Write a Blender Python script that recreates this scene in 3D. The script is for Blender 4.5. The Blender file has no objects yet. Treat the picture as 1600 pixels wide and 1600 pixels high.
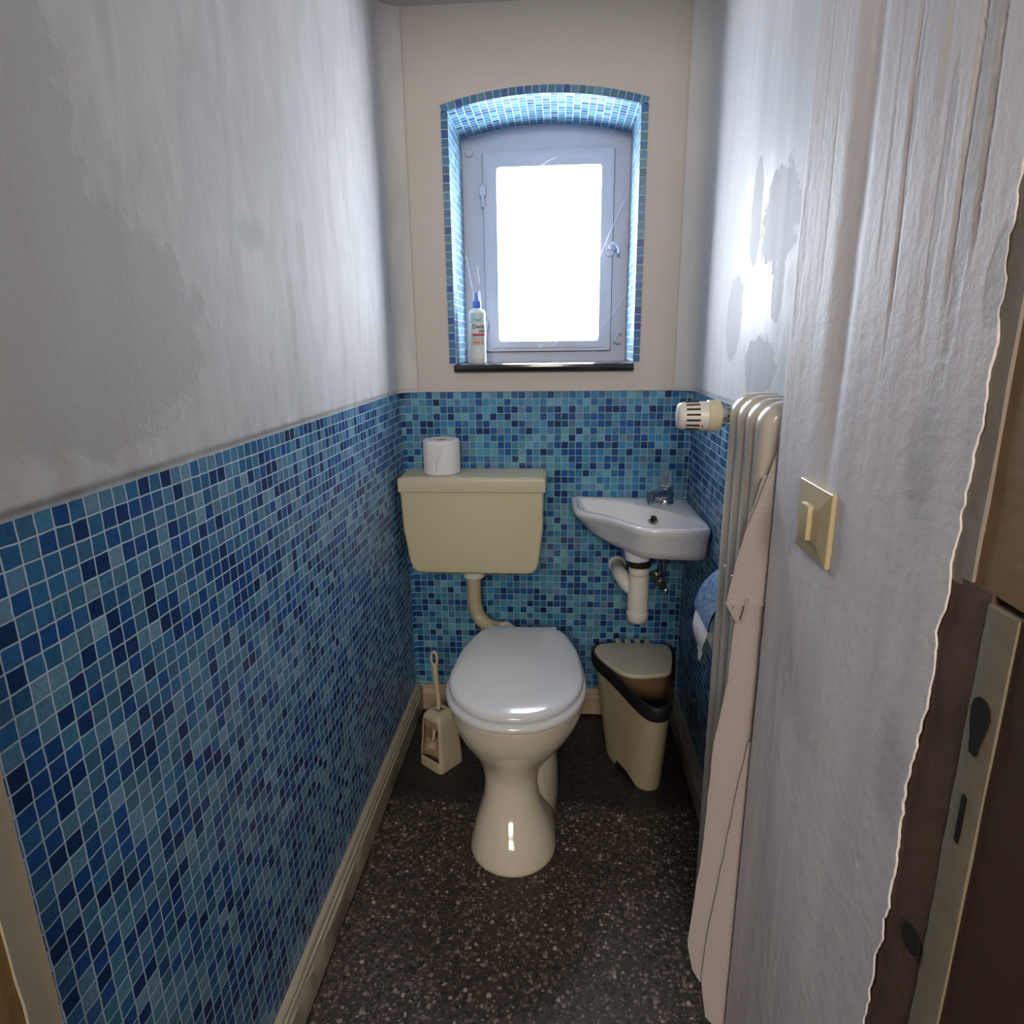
import bpy, bmesh, math, random
from mathutils import Vector, Matrix, noise
random.seed(7)
PI = math.pi
SC = bpy.context.scene
COL = SC.collection

# ------------------------------------------------------------------ camera
cam = bpy.data.cameras.new('camera'); camo = bpy.data.objects.new('camera', cam); COL.objects.link(camo)
R_ = Vector((0.997254257, 0.072963613, -0.012659290)); U_ = Vector((-0.006521231, 0.256809769, 0.966439970))
F_ = Vector((-0.073765981, 0.963703821, -0.256580448))
M = Matrix((R_, U_, -F_)).transposed().to_4x4(); M.translation = Vector((0, 0, 1.2))
camo.matrix_world = M
cam.sensor_width = 36; cam.sensor_fit = 'HORIZONTAL'; cam.lens = 1011.64 / 1600 * 36; cam.clip_start = .01
SC.camera = camo

# ------------------------------------------------------------------ world, lights, exposure
w = bpy.data.worlds.new('overcast_sky'); SC.world = w; w.use_nodes = True
bg = w.node_tree.nodes['Background']; bg.inputs[0].default_value = (.93, .96, 1, 1); bg.inputs[1].default_value = 24
SC.view_settings.view_transform = 'Standard'; SC.view_settings.look = 'None'
SC.view_settings.gamma = 1; SC.view_settings.use_curve_mapping = False; SC.view_settings.exposure = 0.42


def area(name, loc, rot, sx, sy, power, color, portal=False):
    l = bpy.data.lights.new(name, 'AREA'); l.shape = 'RECTANGLE'; l.size = sx; l.size_y = sy
    l.energy = power; l.color = color
    o = bpy.data.objects.new(name, l); COL.objects.link(o); o.location = loc; o.rotation_euler = rot
    if portal: l.cycles.is_portal = True
    return o


D, XL, XR, ZT, ZB, ZC, XN, YN = 1.920, -.475, .379, 1.055, .096, 2.032, .280, .855
area('window_portal', (-.04, 2.235, 1.45), (-PI / 2, 0, 0), .34, .56, 1, (1, 1, 1), True)
area('hallway_fill_light', (-.08, -2.2, 2.08), (math.radians(74), 0, 0), .8, .4, 44, (1, .88, .75))  # unseen fill lamp added behind the camera to brighten front-facing surfaces

# ------------------------------------------------------------------ materials
def NT(name):
    m = bpy.data.materials.new(name); m.use_nodes = True
    nt = m.node_tree; return m, nt, nt.nodes['Principled BSDF']


def N(nt, typ, **kw):
    n = nt.nodes.new(typ)
    for k, v in kw.items():
        if k[0] == 'i' and k[1:].isdigit(): n.inputs[int(k[1:])].default_value = v
        else: setattr(n, k, v)
    return n


def math_(nt, op, a, b=None, c=None):
    n = nt.nodes.new('ShaderNodeMath'); n.operation = op
    for i, x in enumerate((a, b, c)):
        if x is None: continue
        if isinstance(x, (int, float)): n.inputs[i].default_value = x
        else: nt.links.new(x, n.inputs[i])
    return n.outputs[0]


def vmath(nt, op, a, b=None):
    n = nt.nodes.new('ShaderNodeVectorMath'); n.operation = op
    for i, x in enumerate((a, b)):
        if x is None: continue
        if isinstance(x, tuple): n.inputs[i].default_value = x
        else: nt.links.new(x, n.inputs[i])
    return n.outputs[0]


def mixc(nt, fac, a, b, blend='MIX'):
    n = nt.nodes.new('ShaderNodeMix'); n.data_type = 'RGBA'; n.blend_type = blend
    for i, x in ((0, fac), (6, a), (7, b)):
        if isinstance(x, (int, float, tuple)): n.inputs[i].default_value = x if not isinstance(x, tuple) else (*x, 1)
        else: nt.links.new(x, n.inputs[i])
    return n.outputs[2]


def ramp(nt, fac, stops, interp='LINEAR'):
    n = nt.nodes.new('ShaderNodeValToRGB'); n.color_ramp.interpolation = interp
    e = n.color_ramp.elements
    while len(e) > 1: e.remove(e[-1])
    for i, (p, c) in enumerate(stops):
        x = e[0] if i == 0 else e.new(p)
        x.position = p; x.color = (*c, 1) if len(c) == 3 else c
    nt.links.new(fac, n.inputs[0]); return n.outputs[0]


def noise_(nt, vec, scale, detail=3, rough=.5, out=0, dist=0):
    n = N(nt, 'ShaderNodeTexNoise'); n.inputs['Scale'].default_value = scale; n.inputs['Detail'].default_value = detail
    n.inputs['Roughness'].default_value = rough; n.inputs['Distortion'].default_value = dist
    if vec is not None: nt.links.new(vec, n.inputs['Vector'])
    return n.outputs[out]


def pos(nt): return N(nt, 'ShaderNodeTexCoord').outputs['Object']


def bump(nt, b, h, dist=.001, strength=1.0):
    n = N(nt, 'ShaderNodeBump'); n.inputs['Distance'].default_value = dist; n.inputs['Strength'].default_value = strength
    nt.links.new(h, n.inputs['Height']); nt.links.new(n.outputs[0], b.inputs['Normal']); return n


def plain(name, c, rough=.4, metal=0, coat=0, var=.06, bumpd=0, bscale=60, spec=.5):
    """a painted / plastic / ceramic surface with faint mottling"""
    m, nt, b = NT(name)
    p = pos(nt)
    n1 = noise_(nt, p, 9, 4)
    d = tuple(x * (1 - var) for x in c)
    nt.links.new(mixc(nt, n1, c, d), b.inputs['Base Color'])
    b.inputs['Roughness'].default_value = rough; b.inputs['Metallic'].default_value = metal
    b.inputs['Coat Weight'].default_value = coat; b.inputs['Coat Roughness'].default_value = .05
    b.inputs['Specular IOR Level'].default_value = spec
    if bumpd: bump(nt, b, noise_(nt, p, bscale, 4), bumpd)
    return m


def s2l(r, g, b):
    f = lambda v: (v / 255 / 12.92) if v / 255 <= .04045 else ((v / 255 + .055) / 1.055) ** 2.4
    return (f(r), f(g), f(b))


P = .0212


def tile_mat(name, pal, seed, grout=(.52, .66, .78), gw=.044):
    m, nt, b = NT(name)
    uv = N(nt, 'ShaderNodeUVMap').outputs[0]
    wob = noise_(nt, uv, 55, 1, .5, 1)
    wob = vmath(nt, 'MULTIPLY', vmath(nt, 'SUBTRACT', wob, (.5, .5, .5)), (.0022, .0022, 0))
    q = vmath(nt, 'SCALE', vmath(nt, 'ADD', uv, wob)); q.node.inputs['Scale'].default_value = 1 / P
    cell = vmath(nt, 'FLOOR', q)
    wn = N(nt, 'ShaderNodeTexWhiteNoise', noise_dimensions='3D')
    nt.links.new(vmath(nt, 'ADD', cell, (seed, seed * 1.7, 3.3)), wn.inputs['Vector'])
    col = ramp(nt, wn.outputs['Value'], pal, 'CONSTANT')
    wn2 = N(nt, 'ShaderNodeTexWhiteNoise', noise_dimensions='3D')
    nt.links.new(vmath(nt, 'ADD', cell, (seed + 31, 5.5, 8.8)), wn2.inputs['Vector'])
    hs = N(nt, 'ShaderNodeHueSaturation'); nt.links.new(col, hs.inputs['Color'])
    nt.links.new(math_(nt, 'MULTIPLY_ADD', wn2.outputs['Value'], .4, .8), hs.inputs['Value'])
    sx = N(nt, 'ShaderNodeSeparateXYZ'); nt.links.new(wn2.outputs['Color'], sx.inputs[0])
    nt.links.new(math_(nt, 'MULTIPLY_ADD', sx.outputs[1], .012, .494), hs.inputs['Hue'])
    mott = noise_(nt, uv, 160, 4, .6)
    col = mixc(nt, .28, hs.outputs[0], ramp(nt, mott, [(.3, (.2, .2, .2)), (.7, (.9, .95, 1))]), 'OVERLAY')
    fr = vmath(nt, 'FRACTION', q)
    s = N(nt, 'ShaderNodeSeparateXYZ'); nt.links.new(fr, s.inputs[0])
    ex = math_(nt, 'MINIMUM', s.outputs[0], math_(nt, 'SUBTRACT', 1.0, s.outputs[0]))
    ey = math_(nt, 'MINIMUM', s.outputs[1], math_(nt, 'SUBTRACT', 1.0, s.outputs[1]))
    e = math_(nt, 'SMOOTH_MIN', ex, ey, .03)
    mr = N(nt, 'ShaderNodeMapRange', interpolation_type='SMOOTHSTEP')
    nt.links.new(e, mr.inputs[0]); mr.inputs[1].default_value = gw - .018; mr.inputs[2].default_value = gw + .018
    mask = mr.outputs[0]
    gr = mixc(nt, noise_(nt, uv, 30, 3), grout, tuple(x * .8 for x in grout))
    nt.links.new(mixc(nt, mask, gr, col), b.inputs['Base Color'])
    nt.links.new(math_(nt, 'MULTIPLY_ADD', mask, -.5, .8), b.inputs['Roughness'])
    b.inputs['Specular IOR Level'].default_value = .35
    h = math_(nt, 'ADD', mask, math_(nt, 'MULTIPLY', mott, .12))
    bump(nt, b, h, .0008, .8)
    return m


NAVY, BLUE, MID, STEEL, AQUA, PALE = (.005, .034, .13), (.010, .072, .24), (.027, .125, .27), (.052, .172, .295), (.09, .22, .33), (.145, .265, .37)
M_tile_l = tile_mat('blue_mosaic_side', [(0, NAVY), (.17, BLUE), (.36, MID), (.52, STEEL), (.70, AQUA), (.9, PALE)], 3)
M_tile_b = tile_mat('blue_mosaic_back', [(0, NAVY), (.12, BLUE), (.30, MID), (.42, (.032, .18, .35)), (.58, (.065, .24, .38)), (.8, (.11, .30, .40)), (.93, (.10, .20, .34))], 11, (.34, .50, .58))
M_tile_w = tile_mat('blue_mosaic_window', [(0, (.015, .085, .22)), (.2, (.035, .16, .28)), (.5, (.065, .21, .31)), (.75, (.10, .26, .34)), (.9, (.15, .31, .38))], 19, (.75, .82, .85))
M_tile_wf = tile_mat('blue_mosaic_border', [(0, (.012, .07, .26)), (.14, (.03, .13, .30)), (.4, (.045, .155, .29)), (.7, (.06, .18, .30)), (.9, (.09, .20, .28))], 23, (.6, .68, .70))


def blob(nt, p, cy, cz, ry, rz, soft=.25, amp=.5, axis=1):
    """soft ellipse mask in the y-z plane of a wall, edge broken up by noise"""
    d = vmath(nt, 'MULTIPLY', vmath(nt, 'SUBTRACT', p, (0, cy, cz)), (0, 1 / ry, 1 / rz))
    l = N(nt, 'ShaderNodeVectorMath', operation='LENGTH'); nt.links.new(d, l.inputs[0])
    v = math_(nt, 'ADD', l.outputs['Value'], math_(nt, 'MULTIPLY', math_(nt, 'SUBTRACT', noise_(nt, p, 26, 6, .65), .5), amp * 3))
    mr = N(nt, 'ShaderNodeMapRange', interpolation_type='SMOOTHSTEP'); nt.links.new(v, mr.inputs[0])
    mr.inputs[1].default_value = 1 - soft; mr.inputs[2].default_value = 1 + soft; mr.inputs[3].default_value = 1; mr.inputs[4].default_value = 0
    return mr.outputs[0]


def plaster(name, c, patches=(), patch_c=(.4, .4, .4), rough=.75, stretch=(6, 6, 1.2), bd=.002, gloss=None, streak=.25, fine=.0006, dark=None, lum=.18):
    m, nt, b = NT(name); p = pos(nt)
    ps = vmath(nt, 'MULTIPLY', p, stretch)
    st = noise_(nt, ps, 4, 6, .6, dist=.6)
    big = noise_(nt, p, 2.6, 5, .6)
    col = mixc(nt, math_(nt, 'MULTIPLY', ramp(nt, st, [(.38, (0, 0, 0)), (.68, (1, 1, 1))]), streak), c, dark or tuple(x * .62 for x in c))
    col = mixc(nt, math_(nt, 'MULTIPLY', ramp(nt, big, [(.4, (0, 0, 0)), (.62, (1, 1, 1))]), lum), col, tuple(x * .7 for x in c))
    tot = None
    for a in patches:
        k = blob(nt, p, *a); tot = k if tot is None else math_(nt, 'MAXIMUM', tot, k)
    if tot is not None: col = mixc(nt, math_(nt, 'MULTIPLY', tot, .8), col, patch_c)
    nt.links.new(col, b.inputs['Base Color'])
    b.inputs['Specular IOR Level'].default_value = .4
    if gloss:
        g = None
        for a in gloss:
            k = blob(nt, p, *a); g = k if g is None else math_(nt, 'MAXIMUM', g, k)
        if tot is not None: g = math_(nt, 'MULTIPLY', g, math_(nt, 'SUBTRACT', 1.0, tot))
        g = math_(nt, 'MULTIPLY', g, ramp(nt, noise_(nt, vmath(nt, 'MULTIPLY', p, (9, 9, 1.6)), 5, 5, .6), [(.36, (.45, .45, .45)), (.56, (1, 1, 1))]))
        nt.links.new(math_(nt, 'MULTIPLY_ADD', g, -(rough - .48), rough), b.inputs['Roughness'])
    else: b.inputs['Roughness'].default_value = rough
    h = math_(nt, 'ADD', math_(nt, 'MULTIPLY', st, bd / .001), math_(nt, 'MULTIPLY', noise_(nt, p, 90, 5, .6), fine / .001))
    if tot is not None: h = math_(nt, 'ADD', h, math_(nt, 'MULTIPLY', tot, -.5))
    bump(nt, b, h, .001)
    return m


M_left = plaster('grey_sanded_plaster', (.62, .60, .59), [(.60, 1.22, .245, .13, .12, .30), (.62, 1.33, .05, .20, .2, .6), (.585, 1.20, .006, .06, .4, .3), (.63, 1.22, .006, .075, .4, .3), (.70, 1.17, .012, .05, .4, .4), (1.15, 1.25, .015, .10, .5, .5), (1.02, 1.36, .05, .02, .5, .5), (1.22, 1.35, .02, .07, .5, .5), (.56, 1.32, .01, .08, .5, .4)], (.46, .45, .435), bd=.0009, fine=.0005, streak=.5, lum=.35, stretch=(4, 4, 1.3))
M_right = plaster('glossy_filler_plaster', (.60, .60, .615), [(1.39, 1.43, .035, .10, .03, .3), (1.24, 1.40, .095, .085, .03, .45), (1.22, 1.28, .03, .06, .03, .4), (1.50, 1.24, .06, .09, .05, .5), (1.3, 1.14, .10, .06, .08, .5)],
                  (.36, .36, .38), rough=.62, gloss=[(1.34, 1.34, .17, .19, .4, .5)], streak=.25, bd=.002, fine=.0003, stretch=(3, 3, .8))
M_near = plaster('rough_lilac_white_paint', (.88, .84, .87), [(.508, 1.31, .010, .12, .2, .5), (.462, 1.235, .012, .035, .15, .4), (.545, 1.30, .006, .10, .3, .5), (.60, 1.33, .004, .13, .4, .5), (.83, 1.30, .010, .09, .3, .5), (.495, .84, .022, .05, .5, .6), (.52, 1.10, .02, .05, .6, .6)], (.60, .58, .60), stretch=(7, 7, .6), bd=.0010, fine=.0011, streak=.32, rough=.6)
M_back = plaster('warm_grey_paint', (.55, .51, .47), [], stretch=(1, 1, 1), bd=.0008, fine=.0004, streak=.10, rough=.6, lum=.12)
M_ceil = plaster('ceiling_paint', (.55, .54, .52), [], stretch=(1, 1, 1), bd=.0005, streak=.1)
M_hall = plaster('hallway_plaster', (.20, .17, .14), [], stretch=(1, 1, 1), bd=.0005, streak=.1)

M_cistern = plain('ivory_plastic', (.61, .57, .38), .38, var=.05, bumpd=.0002, bscale=14)
M_cistop = plain('ivory_plastic_lid', (.60, .56, .40), .32, var=.05, bumpd=.0002, bscale=14)
M_seat = plain('white_seat_plastic', (.70, .71, .72), .16, coat=.3, var=.03)
M_bowl = plain('cream_ceramic', (.72, .66, .54), .10, coat=.6, var=.04)
M_sink = plain('white_ceramic', (.72, .73, .77), .12, coat=.5, var=.04)
M_pipew = plain('white_pipe_plastic', (.68, .66, .60), .35)
M_pipec = plain('cream_pipe', (.48, .42, .27), .35)
M_blk = plain('black_plastic', (.008, .008, .009), .55)
M_dark = plain('dark_void', (.006, .005, .004), .9)
M_bin = plain('cream_bin_plastic', (.50, .44, .29), .42, var=.08)
M_binlid = plain('pale_bin_lid', (.48, .47, .37), .35, var=.05)
M_binin = plain('brown_bin_inside', (.20, .13, .065), .5)
M_brush = plain('ivory_brush_plastic', (.56, .49, .34), .4, var=.15)
M_bris = plain('worn_bristles', (.62, .46, .30), .8, var=.4)
M_hold_in = plain('stained_holder_inside', (.40, .28, .15), .7, var=.4)
M_rad = plain('cream_radiator_enamel', (.56, .50, .43), .28, coat=.3, var=.10, bumpd=.0004, bscale=25)
M_valve = plain('white_valve_plastic', (.72, .70, .66), .35)
M_valvec = plain('cream_valve_collar', (.62, .56, .40), .4)
M_slot = plain('dark_slot', (.03, .025, .02), .8)
M_red = plain('red_print', (.55, .03, .04), .5)
M_chrome = plain('chrome', (.62, .62, .62), .12, metal=1, var=.2)
M_dchrome = plain('tarnished_chrome', (.42, .40, .37), .25, metal=1, var=.4)
M_acryl, _nt, _b = NT('clear_acrylic')
_b.inputs['Base Color'].default_value = (.75, .8, .82, 1); _b.inputs['Roughness'].default_value = .12; _b.inputs['Transmission Weight'].default_value = .85; _b.inputs['IOR'].default_value = 1.3
M_paper = plain('toilet_paper', (.74, .73, .76), .9, var=.06, bumpd=.0008, bscale=70)
M_card = plain('cardboard', (.25, .17, .11), .9)
M_towel = plain('pink_grey_terry', (.52, .45, .455), .95, var=.10, bumpd=.003, bscale=420, spec=.1)
M_towel.node_tree.nodes['Principled BSDF'].inputs['Sheen Weight'].default_value = .6
M_frame = plain('blue_grey_window_paint', (.50, .53, .64), .45, var=.10, bumpd=.0012, bscale=22)
M_sill = plain('polished_black_stone', (.012, .012, .016), .18, coat=.3, var=.3)
M_sw = plain('yellowed_switch_plastic', (.58, .49, .29), .32, var=.05)
M_cream_paint = plain('cream_skirting_paint', (.44, .39, .29), .5, var=.2, bumpd=.0012, bscale=28)
M_woodbrown = plain('dark_brown_frame_wood', (.10, .05, .025), .6, var=.4, bumpd=.001)
M_woodred = plain('stripped_brown_wood', (.17, .10, .065), .7, var=.5, bumpd=.0015)
M_yellow = plain('ochre_wood', (.33, .20, .08), .6, var=.3, bumpd=.001)
M_beige = plain('beige_frame_paint', (.30, .26, .19), .55, var=.2, bumpd=.001)
M_greyp = plain('grey_plaster_strip', (.34, .31, .27), .8, var=.2, bumpd=.001)
M_bottle = plain('white_bottle_plastic', (.78, .80, .82), .3)
M_label = plain('pale_aqua_label', (.52, .66, .68), .4, var=.15)
M_labelt = plain('white_label', (.68, .70, .68), .4)
M_blue = plain('blue_sprayer_plastic', (.03, .12, .50), .3)
M_txt = plain('black_print', (.02, .02, .03), .5)
M_orange = plain('orange_print', (.75, .25, .16), .5)
M_web, _nt, _b = NT('cobweb_silk'); _b.inputs['Base Color'].default_value = (.85, .87, .9, 1); _b.inputs['Roughness'].default_value = .5

M_capcl, _nt, _b = NT('clear_cap_plastic')
_b.inputs['Base Color'].default_value = (.95, .97, 1, 1); _b.inputs['Roughness'].default_value = .15; _b.inputs['Transmission Weight'].default_value = .9; _b.inputs['IOR'].default_value = 1.1

# window pane: obscured thin glass, mostly passes the daylight straight on
M_glass = bpy.data.materials.new('window_glass'); M_glass.use_nodes = True
nt = M_glass.node_tree; nt.nodes.clear()
o_ = N(nt, 'ShaderNodeOutputMaterial'); mx = N(nt, 'ShaderNodeMixShader'); mx.inputs[0].default_value = .05
tr = N(nt, 'ShaderNodeBsdfTransparent'); tr.inputs[0].default_value = (.96, .98, 1, 1); gl = N(nt, 'ShaderNodeBsdfGlossy'); gl.inputs['Roughness'].default_value = .05
nt.links.new(tr.outputs[0], mx.inputs[1]); nt.links.new(gl.outputs[0], mx.inputs[2]); nt.links.new(mx.outputs[0], o_.inputs[0])

# terrazzo floor
M_floor, nt, b = NT('terrazzo'); p = pos(nt)
def chips(scale, lo, hi):
    v = N(nt, 'ShaderNodeTexVoronoi', feature='F1'); v.inputs['Scale'].default_value = scale; v.inputs['Randomness'].default_value = 1
    wv = vmath(nt, 'ADD', p, vmath(nt, 'SCALE', noise_(nt, p, 120, 2, .5, 1))); wv.node.inputs[1].links[0].from_node.inputs['Scale'].default_value = .006
    nt.links.new(wv, v.inputs['Vector'])
    s = N(nt, 'ShaderNodeSeparateColor'); nt.links.new(v.outputs['Color'], s.inputs[0])
    # chip radius varies per cell
    r = math_(nt, 'MULTIPLY_ADD', s.outputs[0], hi - lo, lo)
    mr = N(nt, 'ShaderNodeMapRange'); nt.links.new(math_(nt, 'SUBTRACT', r, v.outputs['Distance']), mr.inputs[0]); mr.inputs[1].default_value = -.02; mr.inputs[2].default_value = .06
    return mr.outputs[0], s
m1, s1 = chips(112, .18, .62); m2, s2 = chips(210, .12, .55)
c1 = ramp(nt, s1.outputs[1], [(0, (.025, .022, .02)), (.25, (.09, .068, .052)), (.5, (.16, .125, .10)), (.8, (.26, .21, .175)), (.94, (.42, .36, .31))], 'CONSTANT')
c2 = ramp(nt, s2.outputs[1], [(0, (.02, .018, .016)), (.35, (.10, .075, .06)), (.75, (.24, .19, .16))], 'CONSTANT')
base = mixc(nt, noise_(nt, p, 6, 3), (.040, .030, .024), (.066, .047, .036))
col = mixc(nt, m2, base, c2); col = mixc(nt, m1, col, c1)
# floor darkens by the back wall, chips mostly covered
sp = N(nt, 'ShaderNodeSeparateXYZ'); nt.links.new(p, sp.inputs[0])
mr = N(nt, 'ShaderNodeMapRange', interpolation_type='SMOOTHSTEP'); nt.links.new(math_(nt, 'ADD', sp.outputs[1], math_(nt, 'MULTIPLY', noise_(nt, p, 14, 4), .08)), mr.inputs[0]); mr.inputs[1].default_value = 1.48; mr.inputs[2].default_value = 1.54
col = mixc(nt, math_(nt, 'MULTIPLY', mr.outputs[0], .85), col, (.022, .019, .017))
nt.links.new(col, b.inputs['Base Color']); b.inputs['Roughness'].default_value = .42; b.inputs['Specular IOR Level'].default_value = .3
bump(nt, b, m1, .0003)

# blue marbled holder cover
M_marble, nt, b = NT('blue_marbled_plastic'); p = pos(nt)
nt.links.new(ramp(nt, noise_(nt, p, 45, 6, .65, dist=2), [(.3, (.05, .12, .30)), (.5, (.14, .25, .45)), (.62, (.30, .36, .45)), (.75, (.50, .50, .50))]), b.inputs['Base Color']); b.inputs['Roughness'].default_value = .25

# ------------------------------------------------------------------ mesh helpers
def finish(name, bm, mat, parent=None, smooth=True, angle=40, kind=None, label=None, mods=None):
    me = bpy.data.meshes.new(name)
    bmesh.ops.recalc_face_normals(bm, faces=bm.faces)
    bm.to_mesh(me); bm.free()
    mats = mat if isinstance(mat, (list, tuple)) else [mat]
    for x in mats: me.materials.append(x)
    o = bpy.data.objects.new(name, me); COL.objects.link(o)
    if parent is not None:
        o.parent = parent; o.matrix_parent_inverse = Matrix.Translation(parent.location).inverted() if parent.type == 'EMPTY' else Matrix.Identity(4)
        if parent.type != 'EMPTY': o.matrix_parent_inverse = parent_world(parent).inverted()
    if smooth:
        for f in me.polygons: f.use_smooth = True
        me.set_sharp_from_angle(angle=math.radians(angle))
    if kind: o['kind'] = kind
    if label: o['label'] = label
    return o


def parent_world(o):
    return Matrix.Identity(4) if o.type != 'EMPTY' else Matrix.Translation(o.location)


def thing(name, label, cat, loc, group=None):
    o = bpy.data.objects.new(name, None); COL.objects.link(o); o.location = loc; o.empty_display_size = .05
    o['label'] = label; o['category'] = cat
    if group: o['group'] = group
    return o


def tag(o, label, cat, group=None):
    o['label'] = label; o['category'] = cat
    if group: o['group'] = group
    return o


def box(bm, x0, x1, y0, y1, z0, z1, bev=0, seg=2):
    vs = [bm.verts.new((x, y, z)) for x in (x0, x1) for y in (y0, y1) for z in (z0, z1)]
    fs = [bm.faces.new([vs[i] for i in q]) for q in ((0, 1, 3, 2), (4, 6, 7, 5), (0, 4, 5, 1), (2, 3, 7, 6), (0, 2, 6, 4), (1, 5, 7, 3))]
    if bev:
        es = list({e for f in fs for e in f.edges})
        bmesh.ops.bevel(bm, geom=es, offset=bev, segments=seg, affect='EDGES', profile=.5)


def loft(bm, rings, cap0=True, cap1=True, closed=True):
    vr = [[bm.verts.new(p) for p in r] for r in rings]
    n = len(vr[0])
    for a, b in zip(vr, vr[1:]):
        for i in range(n if closed else n - 1):
            j = (i + 1) % n
            try: bm.faces.new((a[i], a[j], b[j], b[i]))
            except ValueError: pass
    if cap0: bm.faces.new(vr[0][::-1])
    if cap1: bm.faces.new(vr[-1])
    return vr


def catmull(pts, per=6, closed=True):
    n = len(pts); out = []
    rng = range(n) if closed else range(n - 1)
    for i in rng:
        if closed: p0, p1, p2, p3 = (Vector(pts[(i + k) % n]) for k in (-1, 0, 1, 2))
        else: p0, p1, p2, p3 = (Vector(pts[min(max(i + k, 0), n - 1)]) for k in (-1, 0, 1, 2))
        for s in range(per):
            t = s / per
            out.append(.5 * ((2 * p1) + (-p0 + p2) * t + (2 * p0 - 5 * p1 + 4 * p2 - p3) * t * t + (-p0 + 3 * p1 - 3 * p2 + p3) * t ** 3))
    if not closed: out.append(Vector(pts[-1]))
    return out


def tube(bm, pts, r, n=12, caps=True):
    pts = [Vector(p) for p in pts]; rings = []
    prev = None
    for i, p in enumerate(pts):
        t = (pts[min(i + 1, len(pts) - 1)] - pts[max(i - 1, 0)]).normalized()
        if prev is None:
            a = t.orthogonal().normalized()
        else:
            a = (prev - t * prev.dot(t)).normalized()
        prev = a; c = t.cross(a)
        rr = r[i] if isinstance(r, (list, tuple)) else r
        rings.append([p + (a * math.cos(k * 2 * PI / n) + c * math.sin(k * 2 * PI / n)) * rr for k in range(n)])
    loft(bm, rings, caps, caps)


def lathe(bm, prof, origin=(0, 0, 0), axis='Z', n=32, cap0=True, cap1=True):
    """prof: (radius, height)"""
    o = Vector(origin); rings = []
    for r, h in prof:
        ring = []
        for k in range(n):
            a = 2 * PI * k / n; u, v = r * math.cos(a), r * math.sin(a)
            ring.append(o + Vector({'Z': (u, v, h), 'X': (h, u, v), 'Y': (u, h, v)}[axis]))
        rings.append(ring)
    loft(bm, rings, cap0, cap1)


def sheet(name, path, z0, z1, mat, nz=2, disp=None, u0=0.0, smooth=True, kind='structure', zs=None, seg=None):
    """a wall surface standing on a plan path (x, y); UVs in metres"""
    bm = bmesh.new(); uvl = bm.loops.layers.uv.new('UVMap')
    L = [0]
    for a, b in zip(path, path[1:]): L.append(L[-1] + math.hypot(b[0] - a[0], b[1] - a[1]))
    zs = zs or [z0 + (z1 - z0) * i / (nz - 1) for i in range(nz)]
    g = []
    for i, (x, y) in enumerate(path):
        a = path[max(i - 1, 0)]; b = path[min(i + 1, len(path) - 1)]
        t = Vector((b[0] - a[0], b[1] - a[1], 0)).normalized(); nrm = Vector((-t.y, t.x, 0))
        col = []
        for z in zs:
            v = Vector((x, y, z))
            if disp:
                dd = disp(L[i], z, x, y)
                v = v + (nrm * dd if not isinstance(dd, Vector) else dd)
            col.append(bm.verts.new(v))
        g.append(col)
    for i in range(len(path) - 1):
        for j in range(len(zs) - 1):
            f = bm.faces.new((g[i][j], g[i + 1][j], g[i + 1][j + 1], g[i][j + 1]))
            for lp, (uu, vv) in zip(f.loops, ((L[i], zs[j]), (L[i + 1], zs[j]), (L[i + 1], zs[j + 1]), (L[i], zs[j + 1]))):
                lp[uvl].uv = (uu + u0 + 5, vv - ZT + 100 * P)
    me = bpy.data.meshes.new(name); bm.to_mesh(me); bm.free(); me.materials.append(mat)
    o = bpy.data.objects.new(name, me); COL.objects.link(o)
    if smooth:
        for f in me.polygons: f.use_smooth = True
        me.set_sharp_from_angle(angle=math.radians(50))
    if kind: o['kind'] = kind
    return o


def lerp_path(pts, step):
    out = []
    for a, b in zip(pts, pts[1:]):
        n = max(1, round(math.hypot(b[0] - a[0], b[1] - a[1]) / step))
        for i in range(n): out.append((a[0] + (b[0] - a[0]) * i / n, a[1] + (b[1] - a[1]) * i / n))
    out.append(pts[-1]); return out


def fbm(x, y, z=0, s=1.0): return noise.fractal(Vector((x * s, y * s, z * s)), 1.0, 2.0, 4)
def sstep(t): t = min(max(t, 0), 1); return t * t * (3 - 2 * t)

# ------------------------------------------------------------------ structure
bm = bmesh.new(); box(bm, -1.4, 1.4, -4.0, D + .1, -.05, 0); finish('floor', bm, M_floor, kind='structure', smooth=False)
bm = bmesh.new(); box(bm, XL - .1, XR + .1, .16, D + .05, ZC, ZC + .05); finish('ceiling', bm, M_ceil, kind='structure', smooth=False)

# left wall: plaster above the tiles, rounded into the back corner
Rr = .055
arcL = [(XL + Rr - Rr * math.cos(a), D - .004 - Rr + Rr * math.sin(a)) for a in [PI / 2 * k / 8 for k in range(9)]]
pathL = lerp_path([(XL, .40), (XL, D - .004 - Rr)], .012)[:-1] + arcL


def dispL(u, z, x, y):
    k = .0025 * fbm(y * 3, z * 1.2, 1) + .0022 * max(0, 1 - (y - .45) / .6) * noise.noise(Vector((y * 16, z * 1.6, 4)))
    edge = sstep((z - ZT) / .012)
    rag = .0035 * noise.noise(Vector((y * 40, 2, 3))) * (1 - sstep((z - ZT) / .06))
    fade = 1 - sstep((y - (D - .12)) / .12)
    return -(.004 * edge + (k + rag) * edge * fade)


zsL = [ZT - .001 + .003 * i for i in range(12)] + [ZT + .035 + (ZC - ZT - .035) * i / 60 for i in range(61)]
sheet('wall_left', pathL, ZT, ZC, M_left, disp=dispL, zs=zsL)
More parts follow.
